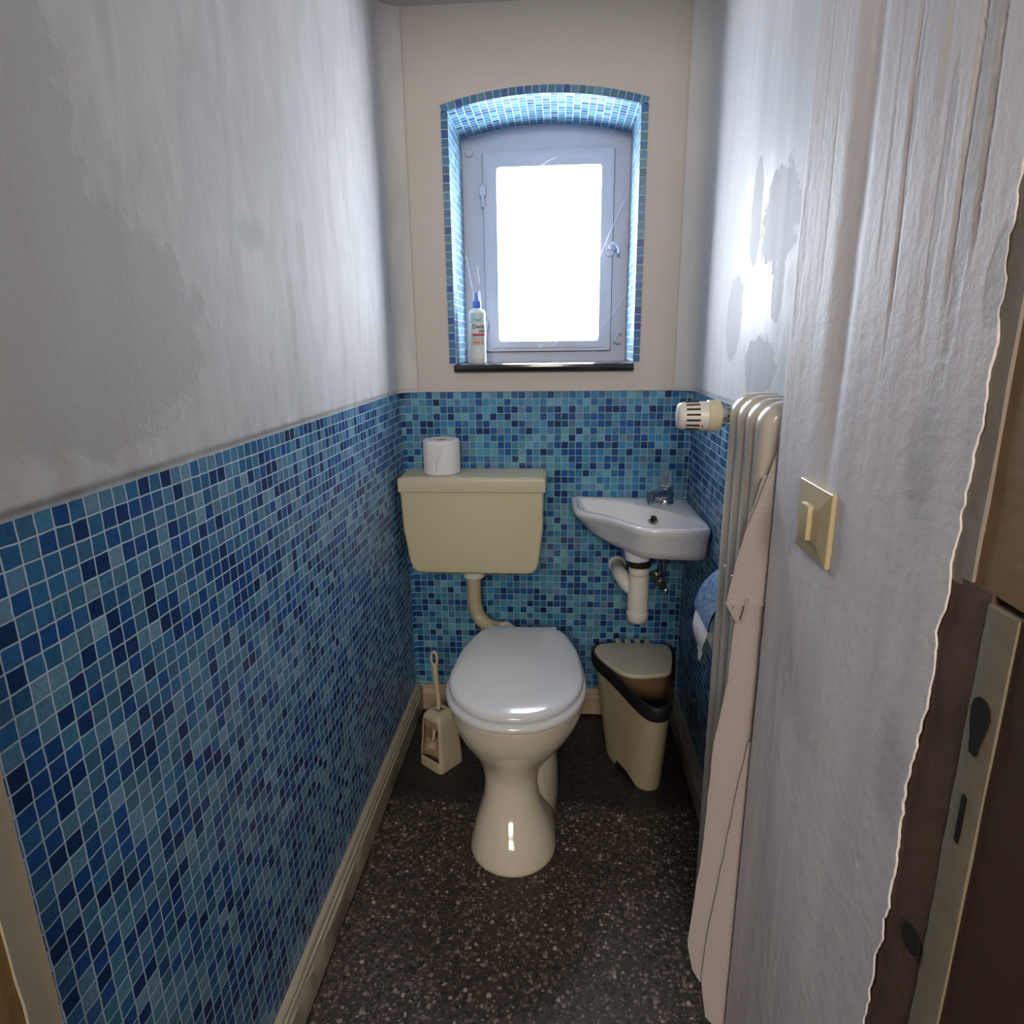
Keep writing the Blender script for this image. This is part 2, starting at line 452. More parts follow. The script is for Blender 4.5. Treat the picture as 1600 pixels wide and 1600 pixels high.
# tiled wainscots (tile sheet with small corner radius)
r2 = .012
tl = [(XL, .444), (XL, D - r2)] + [(XL + r2 - r2 * math.cos(a), D - r2 + r2 * math.sin(a)) for a in (PI / 6, PI / 3, PI / 2)]
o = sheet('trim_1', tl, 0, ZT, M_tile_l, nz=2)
tb = [(XL + r2, D), (XR - r2, D)]
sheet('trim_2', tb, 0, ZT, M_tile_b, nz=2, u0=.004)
tr_ = [(XR - r2 + r2 * math.sin(a), D - r2 + r2 * math.cos(a)) for a in (0, PI / 6, PI / 3)] + [(XR, D - r2), (XR, YN)]
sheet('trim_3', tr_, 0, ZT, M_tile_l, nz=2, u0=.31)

# near right wall: thick, layered, dragged paint; then the niche end face and the right wall
def ridge(y, z):
    h = 0.0
    yc = .693 + .012 * noise.noise(Vector((z * 2, 0, 0)))
    g = math.exp(-((y - yc) / .016) ** 2) * sstep((z - .95) / .2); h -= .0040 * g
    h += .0022 * math.exp(-((y - yc - .035) / .022) ** 2) * sstep((z - .95) / .25)
    for y0, z0, dy, am in ((.600, 1.16, .03, .0030), (.632, 1.2, .02, .0018), (.519, 1.18, .01, .0042), (.497, 1.20, .012, .0036), (.560, 1.32, .0, .0016), (.760, 1.2, -.01, .0014), (.80, 1.34, 0, .0015)):
        yy = y0 + dy * (z - z0) + .004 * noise.noise(Vector((z * 6, y0 * 50, 1)))
        k = sstep((z - z0) / .10)
        h += k * (am * .28 * sstep((y - yy + .001) / .002) * math.exp(-max(0, y - yy) / .03) - am * .35 * math.exp(-((y - yy) / .0022) ** 2))
    # shallow long drag marks everywhere
    h += .0004 * noise.noise(Vector((y * 55, z * 4.2, 7))) + .0016 * noise.noise(Vector((y * 12, z * 1.8, 9)))
    h += .0004 * fbm(y * 34, z * 34, 3)
    pit = noise.noise(Vector((y * 60, z * 60, 5)))
    if pit > .55 and z < 1.0: h -= .004 * (pit - .55)
    return h


rows = [(.2 + (ZC - .2) * i / 420) for i in range(421)]
zsN = [0, .1] + rows
bm = bmesh.new()
ny = 190; y0w = .455
grid = []
for j, z in enumerate(zsN):
    ye = .456 + .009 * sstep((1.03 - z) / .05) + .007 * noise.noise(Vector((z * 9, 3, 3))) + .004 * noise.noise(Vector((z * 38, 3, 8))) + .003 * noise.noise(Vector((z * 110, 3, 8))) + (.007 if z < .8 else 0) * sstep((.8 - z) / .1)
    row = []
    row.append(bm.verts.new((XN + .0012 + .0006 * noise.noise(Vector((z * 30, 1, 1))), ye, z)))
    for i in range(ny):
        t = i / (ny - 1); y = ye + (YN - ye) * t
        rr = .010
        h = ridge(y, z)
        x = XN - h
        if y > YN - rr: x += rr - math.sqrt(max(0, rr * rr - (y - YN + rr) ** 2))
        
        row.append(bm.verts.new((x, y, z)))
    row.append(bm.verts.new((XR + .002, YN + .001, z)))
    grid.append(row)
for a, b in zip(grid, grid[1:]):
    for i in range(len(a) - 1): bm.faces.new((a[i], a[i + 1], b[i + 1], b[i]))
finish('wall_near_right', bm, M_near, kind='structure', angle=60)

arcR = [(XR - Rr + Rr * math.cos(a), D - .004 - Rr + Rr * math.sin(a)) for a in [PI / 2 * k / 8 for k in range(9)]]
pathR = lerp_path([(XR, YN - .01), (XR, D - .004 - Rr)], .012)[:-1] + arcR


def dispR(u, z, x, y):
    fade = 1 - sstep((y - (D - .14)) / .1); edge = sstep((z - ZT) / .012)
    k = .0022 * noise.noise(Vector((y * 9, z * 1.5, 4))) + .0012 * noise.noise(Vector((y * 30, z * 3, 14)))
    return .003 * edge + k * edge * fade


sheet('wall_right', pathR, ZT, ZC, M_right, disp=dispR, zs=zsL)

# back wall with the arched window opening
WX0, WX1, WZ0, WZS, WRISE = -.305, .205, 1.135, 1.790, .033


def arch(x0, x1, z0, zs, rise, n=28, off=0.0):
    """outline: bottom left, up, over the arch, bottom right; off grows it outward"""
    cx = (x0 + x1) / 2; hw = (x1 - x0) / 2
    rad = (hw * hw + rise * rise) / (2 * rise); cz = zs + rise - rad
    pts = [(x0 - off, z0)]
    a0 = math.asin(hw / rad)
    for i in range(n + 1):
        a = -a0 + 2 * a0 * i / n
        x = cx + (rad + off) * math.sin(a) ; z = cz + (rad + off) * math.cos(a)
        if i == 0: x = x0 - off
        if i == n: x = x1 + off
        pts.append((x, z))
    pts.append((x1 + off, z0)); return pts


bm = bmesh.new()
out = [(XL + Rr - .001, ZT), (XL + Rr - .001, ZC), (XR - Rr + .001, ZC), (XR - Rr + .001, ZT)]
inn = arch(WX0, WX1, WZ0 - .02, WZS, WRISE)
yb = D - .004
vo = [bm.verts.new((x, yb, z)) for x, z in out]; vi = [bm.verts.new((x, yb, z)) for x, z in inn]
es = [bm.edges.new((vo[i], vo[(i + 1) % 4])) for i in range(4)] + [bm.edges.new((vi[i], vi[(i + 1) % len(vi)])) for i in range(len(vi))]
bmesh.ops.triangle_fill(bm, edges=es, use_beauty=True)
finish('wall_back', bm, M_back, kind='structure', smooth=False)

# masonry behind the plaster and tiles
for nm, bxs in (('wall_masonry_left', [(XL - .12, XL - .006, .40, D + .30, 0, ZC + .05)]), ('wall_masonry_right', [(XR + .006, XR + .12, YN - .03, D + .30, 0, ZC + .05)]),
                ('wall_masonry_back', [(XL - .006, WX0 - .004, D + .004, D + .30, 0, ZC + .05), (WX1 + .004, XR + .006, D + .004, D + .30, 0, ZC + .05), (WX0 - .004, WX1 + .004, D + .004, D + .30, WZS + WRISE + .003, ZC + .05), (WX0 - .004, WX1 + .004, D + .004, D + .30, 0, 1.110)])):
    bm = bmesh.new()
    for a in bxs: box(bm, *a)
    finish(nm, bm, M_hall, kind='structure', smooth=False)

# window_1
win = bpy.data.objects.new('window_1', None); COL.objects.link(win); win.location = (-.05, D + .25, WZ0); win['kind'] = 'structure'
YF = D + .25
# reveal tiles (left, arch, right)
prof = arch(WX0, WX1, WZ0, WZS, WRISE)
bm = bmesh.new(); uvl = bm.loops.layers.uv.new('UVMap')
L = [0]
for a, b_ in zip(prof, prof[1:]): L.append(L[-1] + math.hypot(b_[0] - a[0], b_[1] - a[1]))
vf = [[bm.verts.new((x, y, z)) for y in (D - .003, YF + .01)] for x, z in prof]
for i in range(len(prof) - 1):
    f = bm.faces.new((vf[i][0], vf[i][1], vf[i + 1][1], vf[i + 1][0]))
    for lp, uv in zip(f.loops, ((L[i], 0), (L[i], .263), (L[i + 1], .263), (L[i + 1], 0))): lp[uvl].uv = (uv[0] + 1, uv[1] + 1)
finish('reveal_tiles', bm, M_tile_w, win, angle=30)
# border row on the wall face
bm = bmesh.new(); uvl = bm.loops.layers.uv.new('UVMap')
hw_ = (WX1 - WX0) / 2; cx_ = (WX0 + WX1) / 2; rad_ = (hw_ ** 2 + WRISE ** 2) / (2 * WRISE); cz_ = WZS + WRISE - rad_; TW = .0180
aa = math.asin((hw_ + TW) / (rad_ + TW * .5)); na = 30; ntile = 27


def strip(rows, us):
    """rows: (inner, outer) points in x-z, us: length coordinate"""
    g = [[bm.verts.new((p[0], yy, p[1])) for p, yy in ((i_, D - .0065), (o_, D - .0065), (o_, D - .002))] for i_, o_ in rows]
    for k in range(len(g) - 1):
        f = bm.faces.new((g[k][0], g[k + 1][0], g[k + 1][1], g[k][1]))
        for lp, uv in zip(f.loops, ((us[k], .0013), (us[k + 1], .0013), (us[k + 1], .0199), (us[k], .0199))): lp[uvl].uv = (uv[0] + P * 100, uv[1] + P * 10)
        f = bm.faces.new((g[k][1], g[k + 1][1], g[k + 1][2], g[k][2]))
        for lp in f.loops: lp[uvl].uv = (2, P * 10 + .0199)


nv = 30
for sx, ou in ((-1, 0), (1, P * 50)):
    xi = cx_ + sx * hw_; xo = xi + sx * TW
    strip([((xi, WZ0 + (WZS - .001 - WZ0) * k / 8), (xo, WZ0 + (WZS - .001 - WZ0) * k / 8)) for k in range(9)], [ou + P * nv * k / 8 for k in range(9)])
rows_ = []; us_ = []
for k in range(na + 1):
    a = -aa + 2 * aa * k / na
    rows_.append(((cx_ + rad_ * math.sin(a), cz_ + rad_ * math.cos(a)), (cx_ + (rad_ + TW) * math.sin(a), cz_ + (rad_ + TW) * math.cos(a)))); us_.append(P * 80 + P * ntile * k / na)
strip(rows_, us_)
finish('border_tiles', bm, M_tile_wf, win, smooth=False)


def plate_with_hole(bm, outer, hole, y0, y1, bev=.0):
    """frame in the x-z plane between two outlines with the same point count handled by triangle_fill"""
    def cap(y):
        a = [bm.verts.new((x, y, z)) for x, z in outer]; h = [bm.verts.new((x, y, z)) for x, z in hole]
        e = [bm.edges.new((a[i], a[(i + 1) % len(a)])) for i in range(len(a))] + [bm.edges.new((h[i], h[(i + 1) % len(h)])) for i in range(len(h))]
        bmesh.ops.triangle_fill(bm, edges=e, use_beauty=True); return a, h
    a0, h0 = cap(y0); a1, h1 = cap(y1)
    for p, q in ((a0, a1), (h0, h1)):
        for i in range(len(p)): bm.faces.new((p[i], p[(i + 1) % len(p)], q[(i + 1) % len(p)], q[i]))


def rrect(x0, x1, z0, z1, r, n=5):
    pts = []
    for cx, cz, a0 in ((x1 - r, z1 - r, 0), (x0 + r, z1 - r, 90), (x0 + r, z0 + r, 180), (x1 - r, z0 + r, 270)):
        for k in range(n + 1):
            a = math.radians(a0 + 90 * k / n); pts.append((cx + r * math.cos(a), cz + r * math.sin(a)))
    return pts


bm = bmesh.new(); plate_with_hole(bm, arch(WX0, WX1, WZ0 - .01, WZS, WRISE), rrect(-.2430, .1590, 1.1620, 1.7510, .004), YF, YF + .05)
finish('frame', bm, M_frame, win, smooth=False)
# sash: proud slab with stepped edge
bm = bmesh.new()
plate_with_hole(bm, rrect(-.240, .156, 1.165, 1.748, .006), rrect(-.198, .118, 1.196, 1.704, .010), YF - .016, YF + .035)
plate_with_hole(bm, rrect(-.228, .146, 1.176, 1.738, .006), rrect(-.199, .119, 1.195, 1.705, .010), YF - .021, YF - .0155)
plate_with_hole(bm, rrect(-.239, .155, 1.166, 1.747, .006), rrect(-.199, .119, 1.195, 1.705, .010), YF + .034, YF + .0510)
plate_with_hole(bm, rrect(-.256, .172, 1.149, 1.764, .006), rrect(-.199, .119, 1.195, 1.705, .010), YF + .0505, YF + .058)
sash = finish('sash', bm, M_frame, win, angle=30)
bm = bmesh.new(); box(bm, -.200, .120, YF + .010, YF + .014, 1.194, 1.706); finish('pane', bm, M_glass, sash, smooth=False)
for z in (1.640, 1.245):
    bm = bmesh.new(); box(bm, -.252, -.232, YF - .030, YF - .012, z - .016, z + .016, .004); tube(bm, [(-.242, YF - .024, z - .045), (-.242, YF - .024, z + .02)], .005, 10)
    finish('hinge', bm, M_frame, win)
bm = bmesh.new(); box(bm, .135, .168, YF - .030, YF - .010, 1.462, 1.482, .005)
tube(bm, [(.150, YF - .02, 1.472), (.150, YF - .045, 1.474)], .007, 12); tube(bm, catmull([(.150, YF - .045, 1.474), (.160, YF - .048, 1.48), (.172, YF - .047, 1.468), (.174, YF - .045, 1.452)], 4, False), .005, 10)
lathe(bm, [(.001, -.026), (.013, -.024), (.014, -.008)], (.146, YF, 1.458), 'Y', 16)
finish('latch', bm, M_frame, win)
bm = bmesh.new(); tube(bm, catmull([(.192, YF - .002, 1.215), (.180, YF - .012, 1.213), (.172, YF - .014, 1.200), (.176, YF - .014, 1.187), (.190, YF - .002, 1.186)], 5, False), .0035, 8)
finish('hook', bm, M_frame, win)
bm = bmesh.new(); lathe(bm, [(.012, -.006), (.014, 0)], (-.283, YF, 1.752), 'Y', 16); finish('bolt_cover', bm, M_frame, win)
bm = bmesh.new(); box(bm, WX0 - .004, WX1 + .002, D - .022, YF + .03, 1.112, WZ0 - .002, .003)
finish('sill', bm, M_sill, win)

# skirting boards
def skirting(name, a, b, inward, zh, mat):
    """profile swept from a to b; inward = plan normal into the room"""
    prof = [(0.0, zh), (.010, zh), (.013, zh - .004), (.013, zh - .010), (.017, zh - .013), (.017, zh - .022), (.021, zh - .026), (.022, .012), (.019, .008), (0, .008)]
    bm = bmesh.new(); rings = []
    n = 60; A, B = Vector((*a, 0)), Vector((*b, 0)); nn = Vector((*inward, 0))
    for i in range(n + 1):
        c = A.lerp(B, i / n); ring = []
        for k, (d, z) in enumerate(prof):
            jd = .0018 * noise.noise(Vector((c.x * 30 + k, c.y * 30, z * 40)))
            ring.append(c + nn * (d + (jd if d > 0 else 0)) + Vector((0, 0, z + (jd * 2.2 if z < .02 else jd * .3))))
        rings.append(ring)
    loft(bm, rings); return finish(name, bm, mat, kind='structure', angle=35)


skirting('baseboard_left', (XL + .001, .447), (XL + .001, D - .004), (1, 0), ZB, M_cream_paint)
skirting('baseboard_back', (XL + .024, D - .001), (XR - .024, D - .001), (0, -1), ZB, plain('pinkish_skirting_paint', (.42, .31, .22), .55, var=.25, bumpd=.001))
skirting('baseboard_right', (XR - .001, D - .004), (XR - .001, YN + .02), (-1, 0), ZB, plain('grey_skirting_paint', (.26, .25, .22), .55, var=.25, bumpd=.001))

# doorway (right jamb with strike holes, left casing) and the hallway behind the photographer
door = bpy.data.objects.new('door_1', None); COL.objects.link(door); door.location = (0, .3, 0); door['kind'] = 'structure'


def ragged(name, x0, x1, y0, y1, z0, z1, mat, amp=.002, parent=door):
    bm = bmesh.new(); rings = []
    n = 70
    for i in range(n + 1):
        z = z0 + (z1 - z0) * i / n; j = amp * noise.noise(Vector((z * 22, x0 * 90, y0 * 90))); k = amp * 1.5 * noise.noise(Vector((z * 60, x0 * 90, y1 * 30)))
        m = 6
        front = [(x0 + j * .6 + .0015 * ((t / m - .5) ** 2) * 4, y0 + (y1 + k - y0) * t / m) for t in range(m + 1)]
        rings.append([Vector((x, y, z)) for x, y in front] + [Vector((x1, y1 + k, z)), Vector((x1, y0, z))])
    loft(bm, rings); return finish(name, bm, mat, parent, angle=35)


ragged('stripped_wood_edge', .2820, .36, .418, .500, 0, 1.035, M_woodred, .003)
ls = ragged('lock_strip', .2808, .36, .390, .419, 0, 1.028, M_beige, .0008)
ragged('frame_face', .2828, .36, .14, .391, 0, 1.028, M_woodbrown, .001)
ragged('plaster_strip', .2815, .36, .440, .492, 1.030, ZC, M_greyp, .003)
ragged('ochre_post', .2840, .36, .14, .441, 1.034, ZC, M_yellow, .001)
bm = bmesh.new(); loft(bm, [[Vector((x, .4045 + .008 * math.cos(a) * (1 + .3 * math.sin(3 * a)), .945 + .026 * math.sin(a) * (1 + .18 * math.cos(2 * a)))) for a in [2 * PI * k / 18 for k in range(18)]] for x in (.2800, .29)])
finish('latch_hole', bm, M_dark, ls)
bm = bmesh.new(); box(bm, .2800, .30, .4005, .4085, .851, .893, .003); finish('strike_hole', bm, M_dark, ls)
bm = bmesh.new(); lathe(bm, [(.012, -.001), (.011, .004)], (.2815, .433, .735), 'X', 14); finish('nail_stain', bm, M_dark, door)
for n_, x0, x1, y0, y1, mt in (('casing', -.52, XL + .007, .405, .437, M_cream_paint), ('frame_post', -.52, XL + .004, .14, .405, M_yellow)):
    ragged(n_, x1, x0, y1, y0, 0, ZC, mt, .002)
for nm, a in (('wall_hall_left', (-1.4, XL - .04, .10, .16, 0, 2.3)), ('wall_hall_right', (.34, 1.4, .10, .16, 0, 2.3)), ('wall_hall_lintel', (XL - .04, .34, .10, .16, ZC, 2.3)),
              ('wall_hall_back', (-1.4, 1.4, -4.05, -4.0, 0, 2.3)), ('wall_hall_west', (-1.45, -1.4, -4.05, .16, 0, 2.3)), ('wall_hall_east', (1.4, 1.45, -4.05, .16, 0, 2.3)), ('ceiling_hall', (-1.45, 1.45, -4.05, .16, 2.3, 2.35))):
    bm = bmesh.new(); box(bm, *a); finish(nm, bm, M_hall, kind='structure', smooth=False)
bm = bmesh.new(); box(bm, XL - .06, XL - .03, .12, .45, 0, ZC + .03); finish('wall_jamb_left', bm, M_hall, kind='structure', smooth=False)
bm = bmesh.new(); box(bm, .355, .40, .12, YN - .02, 0, ZC + .03); finish('wall_jamb_right', bm, M_hall, kind='structure', smooth=False)

# ------------------------------------------------------------------ toilet
CX = -.103
toi = thing('toilet', 'cream pedestal toilet with closed white seat and lid in the middle of the floor', 'toilet', (CX, 1.42, 0))


def ring_ell(z, cx, yf, yb, rx, yc, n=48, pw=2.0, pb=2.4):
    r = []
    for k in range(n):
        a = 2 * PI * k / n; c, s = math.cos(a), math.sin(a)
        e = pw if s < 0 else pb
        x = rx * math.copysign(abs(c) ** (2 / e), c); y = (yc - yf if s < 0 else yb - yc) * math.copysign(abs(s) ** (2 / e), s)
        r.append(Vector((cx + x, yc + y, z)))
    return r


prof = [(0, -.109, 1.224, 1.585, .103, 1.33), (.012, -.109, 1.222, 1.585, .104, 1.33), (.05, -.110, 1.238, 1.58, .094, 1.335), (.09, -.113, 1.268, 1.575, .079, 1.35),
        (.125, -.114, 1.290, 1.575, .068, 1.36), (.165, -.115, 1.302, 1.585, .0655, 1.37), (.20, -.113, 1.300, 1.60, .075, 1.38), (.235, -.110, 1.283, 1.62, .096, 1.39),
        (.27, -.107, 1.260, 1.64, .123, 1.40), (.305, -.105, 1.241, 1.66, .147, 1.41), (.335, -.104, 1.231, 1.68, .160, 1.415), (.358, -.103, 1.226, 1.69, .164, 1.42), (.374, -.103, 1.224, 1.69, .167, 1.42), (.380, -.103, 1.228, 1.688, .163, 1.42)]
pz = catmull([Vector((a[0], a[2], a[4])) for a in prof], 3, False); pq = catmull([Vector((a[1], a[3], a[5])) for a in prof], 3, False)
bm = bmesh.new()
rings = [ring_ell(a.x, b_.x, a.y, b_.y, a.z, b_.z) for a, b_ in zip(pz, pq)]
loft(bm, rings)
# rear trapway bulge and outlet
tr2 = [(0, .092, .14), (.05, .095, .15), (.12, .092, .15), (.17, .082, .14), (.21, .065, .12), (.235, .03, .08)]
loft(bm, [ring_ell(z, -.094, 1.50 - l, 1.50 + l * .9, r, 1.50) for z, r, l in tr2])
bowl = finish('bowl', bm, M_bowl, toi, angle=60)
half = [(0, 1.222), (.055, 1.231), (.105, 1.264), (.143, 1.318), (.1615, 1.39), (.160, 1.46), (.152, 1.54), (.136, 1.60), (.119, 1.647), (.090, 1.676), (.05, 1.684), (0, 1.684)]
outl = [(CX + x, y) for x, y in half] + [(CX - x, y) for x, y in half[-2:0:-1]]
oc = [Vector((v.x, v.y, 0)) for v in catmull([(x, y, 0) for x, y in outl], 4)]


def inset(o, d, z):
    """offset the toilet-seat outline inward by d"""
    n = len(o); r = []
    for i in range(n):
        t = (o[(i + 1) % n] - o[i - 1]).normalized(); nn = Vector((-t.y, t.x, 0))
        r.append(Vector((o[i].x + nn.x * d, o[i].y + nn.y * d, z)))
    return r


def shrink(o, k, z):
    return [Vector((CX + (v.x - CX) * k, 1.44 + (v.y - 1.44) * k, z)) for v in o]


bm = bmesh.new()
loft(bm, [inset(oc, .004, .4035), inset(oc, .001, .405), inset(oc, 0, .409), inset(oc, .0015, .414), inset(oc, .006, .4185), inset(oc, .014, .421), shrink(oc, .72, .4235), shrink(oc, .35, .4245)])
finish('lid', bm, M_seat, toi, angle=70)
bm = bmesh.new()
so = [v + Vector((0, -.006 if v.y < 1.6 else 0, 0)) for v in inset(oc, -.007, 0)]
loft(bm, [inset(so, .052, .384), inset(so, .005, .383), inset(so, 0, .388), inset(so, .0005, .395), inset(so, .005, .4005), inset(so, .012, .4025), inset(so, .05, .4022), inset(so, .056, .396), inset(so, .052, .384)], False, False)
finish('seat', bm, M_seat, toi, angle=70)
for s in (-1, 1):
    bm = bmesh.new(); tube(bm, [(CX + s * .075 - .02, 1.692, .402), (CX + s * .075 + .02, 1.692, .402)], .010, 14); finish('hinge', bm, M_seat, toi)
bm = bmesh.new(); tube(bm, catmull([(CX - .02, 1.62, .355), (CX - .02, 1.70, .36), (CX - .06, 1.765, .365)], 5, False), .030, 16); finish('inlet_spigot', bm, M_bowl, toi)

# ------------------------------------------------------------------ cistern
cis = thing('cistern', 'ivory plastic wall cistern with overhanging lid above the toilet', 'cistern', (-.25, D, .55))
YCF = 1.765
bm = bmesh.new()


def cis_ring(y, ins):
    # front-view outline, tapering down with round lower corners
    pts = [(-.456 + ins, .795), (-.046 - ins, .795)]
    br = [(-.0475 - ins, .68), (-.060 - ins, .575 + ins)]
    low = [(-.066 - ins, .554 + ins), (-.078 - ins, .5435 + ins), (-.095 - ins, .541 + ins), (-.40 + ins, .541 + ins), (-.418 + ins, .5435 + ins), (-.432 + ins, .556 + ins), (-.438 + ins, .58 + ins), (-.452 + ins, .68)]
    return [Vector((x, y, z)) for x, z in pts + br + low]


loft(bm, [cis_ring(D - .006, .004), cis_ring(YCF + .012, 0), cis_ring(YCF + .004, .002), cis_ring(YCF, .008)])
body = finish('tank_body', bm, M_cistern, cis, angle=50)
bm = bmesh.new(); box(bm, -.459, -.040, YCF - .006, D - .004, .786, .8265, .004, 3); box(bm, -.452, -.048, YCF + .004, D - .02, .8264, .8285, .002, 1)
finish('tank_lid', bm, M_cistop, cis)
bm = bmesh.new(); box(bm, -.135, -.120, YCF - .0012, YCF + .001, .7135, .7150, .0003, 1); finish('scratch_mark', bm, M_bottle, body)
bm = bmesh.new(); lathe(bm, [(.030, .507), (.0335, .510), (.0335, .526), (.029, .528), (.029, .543)], (-.258, 1.838, 0)); finish('pipe_nut', bm, M_pipew, cis, label='white threaded collar')
bm = bmesh.new(); tube(bm, catmull([(-.258, 1.838, .52), (-.260, 1.838, .46), (-.258, 1.838, .415), (-.245, 1.834, .375), (-.212, 1.815, .355), (-.172, 1.79, .358), (-.15, 1.765, .363)], 6, False), .0215, 20)
finish('flush_pipe', bm, M_pipec, cis, label='cream bent flush pipe')

# toilet paper roll on the cistern
tp = thing('toilet_paper_roll', 'white toilet paper roll standing on the cistern lid', 'toilet paper', (-.343, 1.838, .8285))
bm = bmesh.new(); c0 = Vector((-.343, 1.838, .829)); R0 = .053; H0 = .098
lathe(bm, [(.0195, .002), (R0 - .003, 0), (R0, .003), (R0, H0 - .004), (R0 - .003, H0), (.0200, H0 - .001), (.0195, .002)], c0, n=64, cap0=False, cap1=False)
for v in bm.verts:
    d = v.co - c0
    if math.hypot(d.x, d.y) > .03:
        k = 1 + .018 * noise.noise(Vector((d.x * 60, d.y * 60, d.z * 25))); v.co.x = c0.x + d.x * k; v.co.y = c0.y + d.y * k
pr = finish('paper', bm, M_paper, tp)
bm = bmesh.new()
rings = []
for i in range(14):
    z = .012 + .075 * i / 13
    rings.append([c0 + Vector(((R0 + .0012 + .0015 * math.sin(i * .9) * math.sin(k)) * math.sin(-.15 + .03 * k * (i / 13)), -(R0 + .0012 + .0012 * math.sin(i + k)) * math.cos(-.15 + .03 * k * (i / 13)), z)) for k in range(14)])
loft(bm, rings, False, False, closed=False); finish('loose_sheet_end', bm, M_paper, pr)
bm = bmesh.new(); lathe(bm, [(.0195, .004), (.0195, H0 - .003), (.0180, H0 - .003), (.0180, .004), (.0195, .004)], c0, n=32, cap0=False, cap1=False); finish('cardboard_core', bm, M_card, tp)

# ------------------------------------------------------------------ corner washbasin
sk = thing('washbasin', 'small white ceramic corner washbasin fixed in the back right corner', 'sink', (.25, 1.75, .65))
XS, YS = XR - .004, D - .005
# corresponding outlines, clockwise from the back-left tip
top = [(.036, YS), (.034, 1.86), (.036, 1.79), (.045, 1.742), (.075, 1.712), (.12, 1.674), (.165, 1.618), (.192, 1.582), (.215, 1.566), (.26, 1.561), (.31, 1.561), (.350, 1.563), (.366, 1.568), (XS, 1.582), (XS, 1.66), (XS, 1.76), (XS, 1.86), (XS, YS), (.30, YS), (.22, YS), (.14, YS), (.08, YS)]
low = [(.060, YS), (.052, 1.87), (.056, 1.81), (.070, 1.768), (.098, 1.730), (.135, 1.692), (.170, 1.645), (.195, 1.606), (.218, 1.587), (.26, 1.578), (.31, 1.577), (.350, 1.578), (.364, 1.583), (XS, 1.596), (XS, 1.66), (XS, 1.76), (XS, 1.86), (XS, YS), (.30, YS), (.22, YS), (.14, YS), (.09, YS)]
bot = [(.17, 1.80), (.16, 1.78), (.158, 1.76), (.160, 1.74), (.165, 1.715), (.175, 1.69), (.187, 1.665), (.200, 1.64), (.222, 1.622), (.26, 1.608), (.31, 1.602), (.345, 1.600), (.360, 1.604), (XS - .003, 1.615), (XS - .004, 1.66), (XS - .004, 1.76), (XS - .004, 1.84), (XS - .004, 1.86), (.30, 1.86), (.25, 1.86), (.22, 1.85), (.19, 1.83)]
inr = [(.060, 1.885), (.056, 1.86), (.058, 1.80), (.068, 1.762), (.094, 1.734), (.135, 1.698), (.180, 1.640), (.205, 1.606), (.225, 1.588), (.26, 1.583), (.305, 1.583), (.338, 1.585), (.350, 1.592), (.357, 1.612), (.356, 1.65), (.344, 1.69), (.322, 1.73), (.292, 1.768), (.252, 1.806), (.200, 1.842), (.140, 1.872), (.09, 1.887)]
bas = [(.130, 1.800), (.128, 1.785), (.130, 1.77), (.136, 1.755), (.15, 1.735), (.17, 1.71), (.195, 1.68), (.212, 1.665), (.228, 1.655), (.255, 1.648), (.285, 1.648), (.305, 1.652), (.314, 1.66), (.318, 1.672), (.314, 1.69), (.304, 1.71), (.288, 1.73), (.266, 1.75), (.238, 1.772), (.205, 1.79), (.17, 1.80), (.145, 1.803)]


def lay(o, z): return [Vector((x, y, z)) for x, y in o]


def mixo(a, b_, t): return [(p[0] + (q[0] - p[0]) * t, p[1] + (q[1] - p[1]) * t) for p, q in zip(a, b_)]


bm = bmesh.new()
rg = [lay(bot, .648), lay(mixo(bot, low, .35), .652), lay(mixo(bot, low, .75), .672), lay(low, .698), lay(mixo(low, top, .7), .718), lay(top, .731), lay(top, .7365), lay(mixo(top, inr, .12), .741), lay(mixo(top, inr, .45), .7420), lay(mixo(top, inr, .8), .7405), lay(inr, .736), lay(mixo(inr, bas, .12), .722), lay(mixo(inr, bas, .45), .690), lay(mixo(inr, bas, .85), .668), lay(bas, .665)]
rg = [[v for v in catmull(r, 3)] for r in rg]
for r in rg:
    for v in r: v.x = min(v.x, XS); v.y = min(v.y, YS)
loft(bm, rg)
finish('basin', bm, M_sink, sk, angle=55)
bm = bmesh.new(); c = Vector((.261, 1.772, .708)); nrm = Vector((-.45, -.72, .45)).normalized()
a1 = nrm.orthogonal().normalized(); a2 = nrm.cross(a1)
loft(bm, [[c + nrm * h + (a1 * math.cos(t) + a2 * math.sin(t)) * r for t in [2 * PI * k / 24 for k in range(24)]] for r, h in ((.012, -.008), (.0125, .004), (.0105, .006), (.008, .0045), (.008, -.006))], False, False)
ov = finish('overflow_ring', bm, M_dchrome, sk, label='metal overflow ring')
bm = bmesh.new(); loft(bm, [[c + nrm * h + (a1 * math.cos(t) + a2 * math.sin(t)) * r for t in [2 * PI * k / 24 for k in range(24)]] for r, h in ((.008, .001), (.008, .0025))]); finish('overflow_hole', bm, M_dark, ov)
bm = bmesh.new(); lathe(bm, [(.019, .660), (.019, .6665), (.015, .6675)], (.225, 1.715, 0)); finish('drain_plug', bm, M_chrome, sk)
bm = bmesh.new(); lathe(bm, [(.0335, .617), (.036, .630), (.040, .652)], (.213, 1.70, 0)); finish('drain_boss', bm, M_sink, sk)

